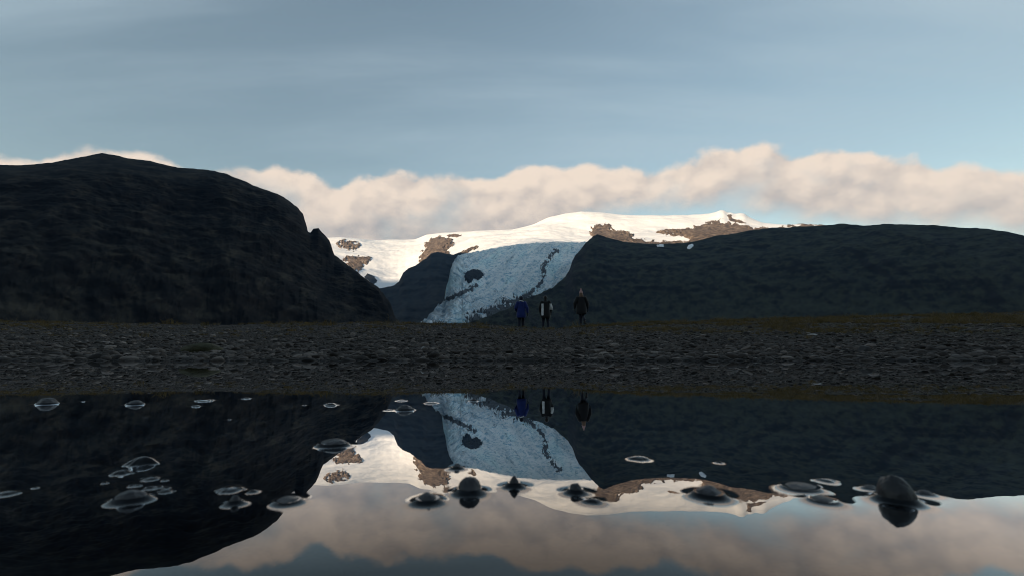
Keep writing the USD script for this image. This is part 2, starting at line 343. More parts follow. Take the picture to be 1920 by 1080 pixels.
rb = np.minimum(pxval([(-1200, 1700), (0, 1350), (300, 1350), (450, 1380), (580, 1380), (650, 1330), (750, 1110)])(az), rt - 25)
rf = pxval([(-1200, 800), (0, 640), (450, 760), (650, 900), (750, 1020)])(az)
zf = np.full(len(az), 0.0)
zb, zt = CAM_H + rb * e_brow, CAM_H + rt * e_top
zs = np.minimum(CAM_H + rb * smooth_az(pxcurve(BROW), az, 0.03), zb + 60)
k = [(rf - 150, zf - 12), (rf, zf + 4), (rf + 0.45 * (rb - rf), 0.40 * zs), (rf + 0.80 * (rb - rf), 0.76 * np.minimum(zs, zb * 1.1)), (rb, zb), (rt, zt), (rt + 260, zt - 45), (rt + 1100, zt * 0.4)]
R, Z = sheet(az, k, 0)
tt = np.concatenate([np.linspace(0, 1, 12)[:-1], np.linspace(1, 4, 210)[:-1], np.linspace(4, 5, 40)[:-1], np.linspace(5, 7, 18)])
P = grid_points(az, R, Z, tt)
w_face = np.interp(tt, [0, 1, 1.6, 3.2, 4, 4.6, 5, 7], [0, 0.1, 0.9, 1, 0.55, 0.2, 0.06, 0.3])[None, :]
w_edge = np.clip((az_of(752) - az) / 0.05, 0.1, 1)[:, None]
rad = np.stack([np.sin(az), np.cos(az), 0 * az], -1)[:, None, :]
rr_ = np.hypot(P[..., 0], P[..., 1])
al = 1150 * az[:, None] + 0 * rr_                                       # metres along the face
wv = 70 * (fbm(np.stack([al / 260, rr_ / 260, 0 * al], -1), 3, 19) - 0.5)
gull = ridged(np.stack([(al + wv) / 120, (rr_ + wv) / 620, 0 * al + 3], -1), 5, 3)          # gullies running down the slope
crag = ridged(np.stack([al / 46, P[..., 2] / 34, rr_ / 160], -1), 4, 8)
strata = fbm(np.stack([al / 190, (P[..., 2] + 0.10 * al + wv) / 20.0, 0 * al], -1), 3, 11) - 0.5
P = P + rad * ((-62 * gull - 36 * crag - 16 * strata) * w_face * w_edge)[..., None]
P[..., 2] += (26 * (fbm(np.stack([al / 90, rr_ / 200, 0 * al], -1), 5, 7) - 0.5)) * (w_face * w_edge) + 9.0 * (fbm(np.stack([al / 20, P[..., 2] / 14, rr_ / 50], -1), 4, 31) - 0.5) * np.interp(tt, [0, 1, 2, 4, 7], [0, 0.5, 1, 1, 0.6])[None, :]
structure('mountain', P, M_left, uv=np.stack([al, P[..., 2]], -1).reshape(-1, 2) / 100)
LEFT_GRID = P

# --- right mountain
RIGHT = [(860, 612), (880, 604), (920, 592), (960, 577), (1000, 557), (1035, 541), (1060, 521), (1069, 505), (1073, 492), (1085, 475), (1100, 457), (1112, 446), (1120, 441), (1135, 447), (1165, 455), (1190, 459), (1240, 461),
         (1285, 459), (1310, 454), (1340, 446), (1400, 437), (1450, 431), (1520, 428), (1575, 424), (1620, 427), (1660, 424), (1700, 423), (1740, 425), (1800, 430), (1850, 434), (1880, 440),
         (1920, 447), (2050, 470), (2400, 480), (3600, 470)]
az = frame_az(862, 2100, 640, outer1=110)
e_top = pxcurve(RIGHT)(az)
RT_RIGHT = pxval([(860, 1480), (960, 1750), (1035, 2150), (1070, 2500), (1120, 2950), (1300, 3050), (1600, 2800), (1920, 2400), (3600, 2200)])
rt = RT_RIGHT(az)
rf = pxval([(860, 1250), (960, 1250), (1120, 1200), (1500, 1100), (1920, 1000), (3600, 1000)])(az)
zt = CAM_H + rt * e_top
zc = zt
k = [(rf - 300, 0 * zt - 12), (rf, 0 * zt + 6), (rf + 0.28 * (rt - rf), 0.20 * zc), (rf + 0.62 * (rt - rf), 0.62 * zc), (rf + 0.86 * (rt - rf), 0.875 * zc), (rt, zt), (rt + 350, zt - 40), (rt + 1200, zt * 0.5)]
R, Z = sheet(az, k, 0)
tt = np.concatenate([np.linspace(0, 1, 10)[:-1], np.linspace(1, 5, 230)[:-1], np.linspace(5, 7, 18)])
P = grid_points(az, R, Z, tt)
w = np.interp(tt, [0, 1, 1.8, 4, 4.8, 5, 7], [0, 0.1, 0.8, 1, 0.4, 0.08, 0.3])[None, :] * np.clip((az - az_of(880)) / 0.12, 0.12, 1)[:, None]
rad = np.stack([np.sin(az), np.cos(az), 0 * az], -1)[:, None, :]
rr_ = np.hypot(P[..., 0], P[..., 1])
al = 2300 * az[:, None] + 0 * rr_
wv = 160 * (fbm(np.stack([al / 600, rr_ / 600, 0 * al], -1), 3, 29) - 0.5)
gull = ridged(np.stack([(al + 0.35 * rr_ + wv) / 420, (rr_ + wv) / 1900, 0 * al + 1], -1), 5, 23)
crag = ridged(np.stack([(al + wv) / 110, P[..., 2] / 80, rr_ / 400], -1), 4, 28)
strata = fbm(np.stack([al / 420, (P[..., 2] + 0.06 * al) / 34.0, 0 * al], -1), 3, 13) - 0.5
P = P + rad * ((-190 * gull - 44 * crag - 30 * strata) * w)[..., None]
P[..., 2] += 36 * (fbm(np.stack([al / 170, rr_ / 420, 0 * al], -1), 6, 5) - 0.5) * w + 13.0 * (fbm(np.stack([al / 34, P[..., 2] / 26, rr_ / 90], -1), 4, 41) - 0.5) * np.interp(tt, [0, 1, 2, 4, 7], [0, 0.4, 1, 1, 0.6])[None, :] * np.interp(az, [az_of(1000), az_of(1110), az_of(1300)], [1.6, 1.0, 0.7])[:, None]
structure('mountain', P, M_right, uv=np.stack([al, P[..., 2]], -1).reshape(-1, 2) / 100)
RIGHT_GRID = P

# --- dark rock spur between the left mountain and the ice
SPUR = [(690, 545), (722, 540), (738, 536), (748, 528), (756, 512), (766, 503), (778, 499), (790, 491), (800, 485), (808, 476), (820, 473), (836, 476), (850, 478), (860, 474), (872, 474), (890, 480), (930, 500), (960, 520)]
az = frame_az(690, 960, 260)
e_top = pxcurve(SPUR)(az)
rt = pxval([(690, 3700), (740, 3900), (800, 4150), (870, 4250), (960, 4250)])(az)
rf = pxval([(690, 2000), (960, 2000)])(az)
zt = CAM_H + rt * e_top
k = [(rf - 300, 0 * zt - 12), (rf, 0 * zt + 6), (rf + 0.40 * (rt - rf), 0.20 * zt), (rf + 0.75 * (rt - rf), 0.62 * zt), (rt, zt), (rt + 160, zt - 60), (rt + 700, zt * 0.5)]
R, Z = sheet(az, k, 0)
tt = np.concatenate([np.linspace(0, 1, 6)[:-1], np.linspace(1, 4, 170)[:-1], np.linspace(4, 6, 12)])
P = grid_points(az, R, Z, tt)
w = np.interp(tt, [0, 1, 1.8, 3.4, 4, 6], [0, 0.1, 0.9, 1, 0.12, 0.3])[None, :]
rad = np.stack([np.sin(az), np.cos(az), 0 * az], -1)[:, None, :]
P = P + rad * ((-260 * ridged(P / np.array([420.0, 420.0, 900.0]), 5, 63) - 80 * (fbm(np.stack([P[..., 0] / 500, P[..., 1] / 500, P[..., 2] / 40.0], -1), 3, 17) - 0.5)) * w)[..., None]
P[..., 2] += 60 * (fbm(P / 240.0, 6, 65) - 0.5) * w + 12.0 * (fbm(P / 25.0, 3, 67) - 0.5)
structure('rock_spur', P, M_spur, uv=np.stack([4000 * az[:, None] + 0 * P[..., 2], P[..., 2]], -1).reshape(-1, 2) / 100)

# --- snowfield, high behind
CREST = [(560, 455), (610, 447), (640, 446), (700, 452), (780, 450), (800, 441), (820, 438), (840, 437), (900, 433), (960, 430), (1000, 421), (1030, 409), (1060, 401), (1090, 397), (1130, 399), (1170, 404), (1200, 406), (1250, 407),
         (1290, 406), (1330, 403), (1342, 400), (1350, 396), (1358, 396), (1364, 401), (1370, 400), (1378, 403), (1388, 401), (1396, 402), (1402, 407), (1412, 412), (1430, 419), (1480, 425), (1520, 423), (1560, 427), (1700, 440)]
az = frame_az(560, 1660, 760)
rr0 = smooth_az(pxval([(560, 5000), (760, 5000), (830, 4700), (870, 4350), (950, 4050), (1110, 4020), (1300, 4150), (1660, 4150)]), az, 0.03)
Y = [pxcurve([(560, 580), (760, 562), (800, 525), (870, 488), (1000, 462), (1110, 462), (1300, 470), (1660, 455)]),
     pxcurve([(560, 515), (760, 517), (800, 482), (870, 472), (1000, 452), (1110, 450), (1300, 452), (1660, 445)]),
     pxcurve([(560, 478), (760, 476), (810, 455), (870, 451), (1000, 438), (1110, 428), (1300, 428), (1660, 438)]),
     pxcurve(CREST)]
offs = [0, 520, 1350, 2250]
sm = [0.03, 0.03, 0.03, 0.002]
k = [(rr0 - 250, CAM_H + rr0 * smooth_az(Y[0], az, 0.03) - 130)] + [(rr0 + o, CAM_H + (rr0 + o) * smooth_az(y, az, w_)) for o, y, w_ in zip(offs, Y, sm)]
zc = k[-1][1]
k += [(rr0 + 2700, zc - 35), (rr0 + 4200, zc - 500)]
R, Z = sheet(az, k, 0)
SNOW_TT = np.concatenate([np.linspace(0, 1, 8)[:-1], np.linspace(1, 4, 200)[:-1], np.linspace(4, 6, 14)])
P = grid_points(az, R, Z, SNOW_TT)
w = np.interp(SNOW_TT, [0, 1, 2, 3.5, 4, 6], [0, 0.5, 1, 0.8, 0.12, 0.3])[None, :]
P[..., 2] += (190 * (fbm(P / np.array([900.0, 620.0, 1e9]), 3, 71) - 0.5) + 26 * (fbm(P / np.array([120.0, 90.0, 1e9]), 4, 72) - 0.5)) * w
SNOW = P
SNOW_AZ = az
structure('snowfield', P, M_snow)

# --- glacier tongue
GTOP = [(790, 612), (798, 606), (806, 592), (818, 582), (828, 572), (834, 558), (836, 545), (838, 532), (843, 514), (850, 494), (858, 482), (870, 478), (900, 472), (950, 464), (1000, 457), (1060, 457), (1110, 455), (1150, 455)]
az = frame_az(790, 1150, 520)
e_top, e_foot = smooth_az(pxcurve(GTOP), az + 0.006 * (fbm(np.stack([az * 120, 0 * az, 0 * az], -1), 2, 87) - 0.5), 0.002), pxcurve([(780, 613), (1200, 610)])(az)
rt = smooth_az(pxval([(790, 1470), (798, 1520), (818, 1900), (834, 2300), (838, 2700), (850, 3400), (870, 4050), (900, 4170), (950, 4120), (1000, 4070), (1110, 4060), (1150, 4060)]), az, 0.008)
rf = np.full(len(az), 1400.0)
rs_ = np.maximum(rf, np.where(az > az_of(868), RT_RIGHT(az) + 60, 0))          # east of here the mountain stands in front of the ice
yt, yf = e_top, e_foot
k = [(rs_ - 60, 0 * rt - 12)]
for t_ in (0.0, 0.14, 0.32, 0.6, 1.0):
    r = rs_ + t_ * (rt - rs_)
    fe = np.interp((r - rf) / (rt - rf), (0.0, 0.14, 0.32, 0.6, 1.0), (0.0, 0.22, 0.36, 0.64, 1.0))
    k.append((r, CAM_H + r * (yf + fe * (yt - yf)) - np.where((rs_ > rf) & (t_ == 0), 25, 0)))
bl = np.clip((az - az_of(850)) / (az_of(890) - az_of(850)), 0, 1)
k += [(rt + 150, k[-1][1] - 70 * (1 - bl) - 5 * bl), (rt + 600, k[-1][1] - 350 * (1 - bl) - 60 * bl)]
R, Z = sheet(az, k, 0)
tt = np.concatenate([np.linspace(0, 1, 5)[:-1], np.linspace(1, 5, 520)[:-1], np.linspace(5, 7, 12)])
P = grid_points(az, R, Z, tt)
cl_r = np.array([1400, 2000, 2900, 3500, 4060.0])
cl_x = cl_r * np.tan([az_of(q) for q in (842, 876, 940, 985, 1005)])
flow = np.stack([P[..., 0] - np.interp(P[..., 1], cl_r, cl_x), P[..., 1]], -1)        # across, along the flow
ICE_UV = flow.reshape(-1, 2) / 100.0
w = np.interp(tt, [0, 0.9, 1.3, 3, 4.6, 5, 7], [0, 0.2, 0.7, 1, 0.8, 0.45, 0.2])[None, :]
blk = ridged(np.stack([flow[..., 0] / 95, flow[..., 1] / 60, 0 * P[..., 0]], -1), 5, 81)
ser = ridged(np.stack([flow[..., 0] / 34, flow[..., 1] / 22, 0 * P[..., 0]], -1), 4, 83)
lng = ridged(np.stack([flow[..., 0] / 48, flow[..., 1] / 420, 0 * P[..., 0]], -1), 4, 85)
P[..., 2] += (34 * blk + 24 * ser + 46 * lng) * w
P += (np.stack([np.sin(az), np.cos(az), 0 * az], -1)[:, None, :]) * (20 * (fbm(P / 40.0, 3, 88) - 0.5) * w)[..., None]
ICE = P
structure('glacier', P, M_ice, uv=ICE_UV)


def drape(name, base, poly, m, amp, label=None, cat=None, noise_px=4.0, noise_scale=40.0, lift=1.0, kind=None, seed=0, group=None, soft=6.0, fine=None):
    """A body of rock, snow or debris standing out of the sheet BASE: it follows the sheet, is thickest in the middle and dips under it along an uneven edge."""
    X, Yp = project(base)
    pg = shapely.Polygon(poly)
    x0, y0, x1, y1 = pg.bounds
    g = 14
    near = (X > x0 - g) & (X < x1 + g) & (Yp > y0 - g) & (Yp < y1 + g)
    ii, jj = np.nonzero(near)
    i0, i1, j0, j1 = ii.min(), ii.max() + 1, jj.min(), jj.max() + 1
    sub = base[i0:i1, j0:j1]
    if fine:
        a, b = np.arange(i1 - i0), np.arange(j1 - j0)
        f = RegularGridInterpolator((a, b), sub)
        aa, bb = np.linspace(0, a[-1], len(a) * fine - fine + 1), np.linspace(0, b[-1], len(b) * fine - fine + 1)
        sub = f(np.stack(np.meshgrid(aa, bb, indexing='ij'), -1))
    X, Yp = project(sub)
    pts = shapely.points(X.ravel(), Yp.ravel())
    d = shapely.distance(pg.exterior, pts).reshape(X.shape)
    sd = np.where(shapely.contains(pg, pts).reshape(X.shape), d, -d)
    sd = sd + noise_px * (2.2 * (fbm(sub / noise_scale, 5, 200 + seed) - 0.5) + 2.2 * ridged(np.stack([np.arctan2(sub[..., 0], sub[..., 1]) * 4500 / (0.45 * noise_scale), np.hypot(sub[..., 0], sub[..., 1]) / (2.2 * noise_scale), 0 * sub[..., 0]], -1), 4, 250 + seed))
    hgt = np.clip(sd / soft, -1, 1)
    up = amp * hgt * (0.6 + 0.8 * fbm(sub / (noise_scale * 0.5), 4, 300 + seed)) + lift * np.sign(hgt)
    new = sub.copy()
    new[..., 2] += np.maximum(up, -amp * 0.7 - 3)
    n, k_ = new.shape[:2]
    faces = grid_faces(n, k_)
    keep = (hgt.ravel()[faces] > -0.6).any(1)
    tm = trimesh.Trimesh(new.reshape(-1, 3), np.vstack([faces[keep][:, [0, 1, 2]], faces[keep][:, [0, 2, 3]]]), process=False)
    tm.remove_unreferenced_vertices()
    if kind != 'stuff':
        parts = trimesh.graph.connected_components(tm.face_adjacency, nodes=np.arange(len(tm.faces)), min_len=1)
        tm.update_faces(np.isin(np.arange(len(tm.faces)), max(parts, key=len)))
        tm.remove_unreferenced_vertices()
    o = obj(name, tm, m)
    return tag(o, label, cat, group, kind)


RO = 'rock outcrop'
drape('rock_outcrop', SNOW, [(790, 487), (796, 466), (806, 452), (818, 446), (842, 451), (850, 457), (840, 462), (838, 474), (848, 480), (840, 492), (800, 500)], M_brown, 24, 'large sunlit brown rock face in the snow above the dark spur, left of the icefall', RO, 6.5, 80.0, 3, seed=1, fine=2)
drape('rock_outcrop', SNOW, [(846, 482), (868, 471), (896, 461), (900, 463), (880, 472), (864, 480)], M_brown, 24, 'thin brown rock sliver along the upper left edge of the icefall', RO, 2.0, 70.0, 4, seed=2, soft=4, fine=2)
drape('rock_outcrop', SNOW, [(1112, 466), (1110, 430), (1124, 423), (1140, 424), (1156, 432), (1180, 440), (1186, 445), (1178, 451), (1200, 452), (1216, 462), (1150, 470)], M_brown, 24, 'sunlit tan rock knoll in the snow just above the dark peak right of the icefall', RO, 6.0, 80.0, 3, seed=3, fine=2)
drape('rock_outcrop', SNOW, [(1200, 470), (1195, 456), (1230, 453), (1270, 456), (1292, 451), (1276, 443), (1256, 439), (1232, 436), (1256, 434), (1286, 432), (1310, 424), (1340, 417), (1362, 416), (1392, 423), (1418, 429), (1445, 430), (1470, 427), (1500, 424), (1540, 424), (1570, 430), (1560, 470)], M_brown, 24, 'long sunlit brown ridge under the snowy summit, running right behind the dark mountain', RO, 6.0, 90.0, 3, seed=4, fine=2)
drape('rock_outcrop', SNOW, [(645, 487), (652, 481), (672, 484), (698, 482), (690, 491), (680, 495), (676, 506), (668, 508), (655, 497)], M_brown, 16, 'brown rock patch low in the snow beside the edge of the dark left mountain', RO, 5.5, 60.0, 3, seed=5, soft=4, fine=2)
drape('rock_outcrop', SNOW, [(634, 459), (645, 453), (662, 456), (674, 461), (668, 466), (650, 465)], M_brown, 16, 'speckled broken rock streaks in the uppermost snow at the far left, under the cloud', RO, 6.5, 45.0, 3, seed=6, soft=4, fine=2, kind='stuff')
drape('rock_outcrop', SNOW, [(838, 441), (850, 439), (866, 441), (856, 444), (842, 444)], M_brown, 10, 'tiny brown rock streak near the snow crest above the large brown face', RO, 1.5, 45.0, 3, seed=7, soft=3, fine=2)
drape('rock_outcrop', SNOW, [(1364, 404), (1370, 404), (1374, 411), (1390, 413), (1394, 417), (1378, 416), (1368, 412)], M_brown, 4, 'small jagged rocks showing through the snow on the summit', RO, 3.0, 60.0, 1, seed=8, soft=3, fine=2)
drape('rock_outcrop', ICE, [(872, 522), (874, 512), (886, 508), (897, 508), (906, 514), (902, 521), (888, 524), (880, 530)], M_moraine_dark, 9, 'dark rock island in the middle of the grey icefall', RO, 4.0, 80.0, 8, seed=9, soft=4)
drape('rock_outcrop', SNOW, [(684, 520), (690, 514), (702, 520), (708, 527), (698, 532)], M_moraine_dark, 10, 'dark rock at the foot of the snow valley touching the left mountain', RO, 2.0, 60.0, 6, seed=10, soft=4, fine=2)
drape('debris_band', ICE, [(834, 562), (846, 554), (872, 544), (892, 534), (897, 535), (880, 546), (858, 555), (842, 563)], M_moraine, 6, 'dark debris band crossing the left side of the icefall below the rock island', 'debris band', 4.5, 42.0, 1, seed=11, soft=3, fine=2, kind='stuff')
drape('debris_band', ICE, [(1043, 469), (1031, 478), (1022, 490), (1016, 504), (1019, 515), (1012, 530), (1000, 544), (984, 556), (966, 566), (968, 569), (987, 559), (1003, 546), (1015, 531), (1022, 515), (1019, 504), (1025, 491), (1033, 481), (1045, 471)], M_moraine, 5, 'narrow broken dark debris line running down the right part of the icefall', 'debris band', 6.0, 42.0, 1, seed=12, soft=3, fine=2, kind='stuff')
drape('debris_band', ICE, [(966, 566), (940, 574), (905, 590), (880, 600), (900, 606), (935, 598), (962, 586), (985, 572), (990, 562)], M_moraine, 6, 'wide broken belt of dark debris at the lower right margin of the glacier', 'debris band', 17.0, 36.0, 1, seed=13, soft=4, fine=2, kind='stuff')
drape('snow_patch', RIGHT_GRID, [(1288, 465), (1292, 460), (1300, 458), (1300, 462), (1293, 467)], M_snow, 3, 'larger white snow patch near the top of the dark right mountain', 'snow patch', 1.0, 40.0, 4, seed=14, soft=3, fine=2)
drape('snow_patch', RIGHT_GRID, [(1231, 460), (1244, 459), (1245, 463), (1233, 463)], M_snow, 5, 'thin white snow patch on the crest of the dark mountain right of the icefall', 'snow patch', 0.7, 40.0, 4, seed=15, soft=3, fine=2)

# --- the range behind the viewer, which keeps the valley in its shade
SH_Y, SH_Z = 4300.0, 960.0                    # the shade reaches SH_Z metres at SH_Y metres ahead
RY = -4200.0
xs = np.linspace(-16500, 7000, 300)
L = (SH_Y - RY) / -S[1]
crest = SH_Z + L * S[2] + 45 * (fbm(np.stack([xs / 700, 0 * xs, 0 * xs], -1), 4, 91) - 0.5)
vs = np.array([-3300, -2600, -1900, -1200, -500, 0, 400, 1000, 1700, 2300, 2700])
hs = np.array([-0.02, 0.12, 0.34, 0.60, 0.86, 1.0, 0.9, 0.62, 0.3, 0.08, -0.02])
v = np.linspace(vs[0], vs[-1], 90)
prof = PchipInterpolator(vs, hs)(v)
P = np.stack(np.broadcast_arrays(xs[:, None], RY + v[None, :], crest[:, None] * prof[None, :]), -1).astype(float)
w = np.clip(np.abs(v) / 700, 0, 1)[None, :] * np.clip(prof * 4, 0, 1)[None, :]
P[..., 2] += 320 * ridged(P / np.array([1500.0, 1500.0, 1e9]), 5, 93) * w
structure('mountain', P, M_right, uv=np.stack([P[..., 0], P[..., 2]], -1).reshape(-1, 2) / 100)

# ------------------------------------------------------------------ near ground: pond, gravel bank, plain
CREST_Y = 22.0
cr_px = np.array([(-900, 604), (0, 604), (60, 605), (200, 606), (330, 608), (430, 610), (560, 606), (700, 605), (800, 606), (900, 607), (945, 612), (1000, 616), (1050, 615), (1090, 612), (1140, 609), (1200, 606), (1300, 602), (1420, 599), (1520, 597), (1640, 594), (1760, 591), (1900, 587), (2900, 586)], float)
d = ray(cr_px[:, 0], cr_px[:, 1])
cr_x, cr_z = d[:, 0] / d[:, 1] * CREST_Y, CAM_H + d[:, 2] / d[:, 1] * CREST_Y


def sst(a, b, x):
    t = np.clip((x - a) / (b - a), 0, 1)
    return t * t * (3 - 2 * t)


def ground_z(x, y):
    x, y = np.asarray(x, float), np.asarray(y, float)
    p = np.stack([x, y, 0 * x], -1)
    far = np.hypot(x, y)
    ys = 6.2 + 0.5 * (fbm(p / 5.0, 2, 101) - 0.5) + 0.010 * np.maximum(np.abs(x) - 8, 0)
    hc = np.interp(x * CREST_Y / np.maximum(y, 8.0), cr_x, cr_z)
    t = (y - ys) / (CREST_Y - ys)
    bank = np.where(t < 1, hc * np.sign(t) * np.abs(np.clip(t, -1, 1)) ** 1.06, hc - 0.25 * sst(1.05, 2.2, t))
    lump = 0.10 * (fbm(p / 0.9, 4, 103) - 0.5) * sst(0, 0.12, t) + 0.05 * (fbm(p / 0.25, 3, 105) - 0.5) * sst(-0.05, 0.1, t)
    front = np.maximum(bank + lump, -0.30 * sst(0, 4.0, ys - y) - 0.012)
    front = np.where(t < 0, np.minimum(front, -0.004 - 0.05 * sst(0, 0.6, -(t * 12))), front)
    # shallow, stony floor near the viewer, land again behind and far to the sides
    bed = -0.022 - 0.14 * sst(0.6, 4.0, y) + 0.010 * (fbm(p / 0.06, 3, 107) - 0.5)
    pond = np.where(y < 4.5, np.maximum(bed, front), front)
    back = 0.5 * sst(-1.2, -9.0, y) - 0.03 + 0.0 * x
    side = sst(38, 60, np.abs(x)) * 1.1
    z = np.where(y < -0.8, np.maximum(back, side - 0.03), pond)
    z = np.where((y >= -0.8) & (y < 6.5), np.maximum(z, side - 0.03), z)
    z = z + 0.5 * (fbm(p / 60.0, 3, 109) - 0.5) * sst(60, 300, far) * sst(2, 14, np.abs(y) + np.abs(x) * 0.3) - 0.4 * sst(40, 200, far)
    return z


def spaced(stops):
    out = []
    for a, b, n in stops:
        out.append(np.linspace(a, b, n, endpoint=False))
    return np.concatenate(out + [[stops[-1][1]]])


def geo(a, b, n):
    return np.geomspace(a, b, n)


gx = np.concatenate([-geo(30, 14000, 42)[::-1], np.linspace(-29.9, 29.9, 400)[1:-1], geo(30, 14000, 42)])
gy = np.concatenate([-geo(2, 9000, 40)[::-1], np.linspace(-1.9, 0, 12), np.linspace(0.02, 0.8, 60), np.linspace(0.85, 4.9, 40), np.linspace(5.0, 26, 230), geo(26.2, 9500, 46)])
GX, GY = np.meshgrid(gx, gy, indexing='ij')
P = np.stack([GX, GY, ground_z(GX, GY)], -1)
# wet dark band at the waterline, thin soil and moss to the right, gravel elsewhere: one ground
M_ground = mat('gravel_ground', {
    'g': ('geometry', {}), 's': ('separate_xyz', {}), 'n': ('noise_texture', {'scale': 7.0, 'detail': 8.0, 'roughness': 0.7}),
    'r': ('rgb_ramp', {'ramp': [(0.30, (0.020, 0.017, 0.015)), (0.52, (0.050, 0.042, 0.036)), (0.75, (0.10, 0.084, 0.070))]}),
    'nm': ('noise_texture', {'scale': 0.45, 'detail': 5.0}), 'mx': ('math', {'math_type': 'multiply_add', 'value2': 0.055, 'value3': -0.05}), 'mz': ('math', {'math_type': 'multiply_add', 'value2': 0.55, 'value3': -0.62}),
    'a1': ('math', {'math_type': 'add'}), 'a2': ('math', {'math_type': 'add'}),
    'f': ('map_range', {'range_type': 'smoothstep', 'from_min': 0.35, 'from_max': 0.85, 'to_min': 0.0, 'to_max': 0.75, 'clamp': True}),
    'rm': ('rgb_ramp', {'ramp': [(0.3, (0.022, 0.020, 0.012)), (0.55, (0.046, 0.041, 0.023)), (0.75, (0.08, 0.062, 0.038))]}), 'mix': ('mix', {}),
    'nb': ('noise_texture', {'scale': 12.0, 'detail': 8.0, 'roughness': 0.7}), 'b': ('bump', {'strength': 0.9, 'distance': 0.05}),
    'p': ('principled_bsdf', {'roughness': 0.9, 'specular_ior_level': 0.15})},
    [('g.position', 'n.vector'), ('g.position', 's.vector'), ('g.position', 'nm.vector'), ('n.fac', 'r.fac'), ('s.x', 'mx.value1'), ('s.z', 'mz.value1'), ('mx.value', 'a1.value1'), ('mz.value', 'a1.value2'),
     ('a1.value', 'a2.value1'), ('nm.fac', 'a2.value2'), ('a2.value', 'f.value'), ('n.fac', 'rm.fac'), ('f.result', 'mix.fac'), ('r.color', 'mix.color1'), ('rm.color', 'mix.color2'), ('mix.color', 'p.base_color'),
     ('g.position', 'nb.vector'), ('nb.fac', 'b.height'), ('b.normal', 'p.normal')], surface='p.BSDF')
structure('ground', P, M_ground)

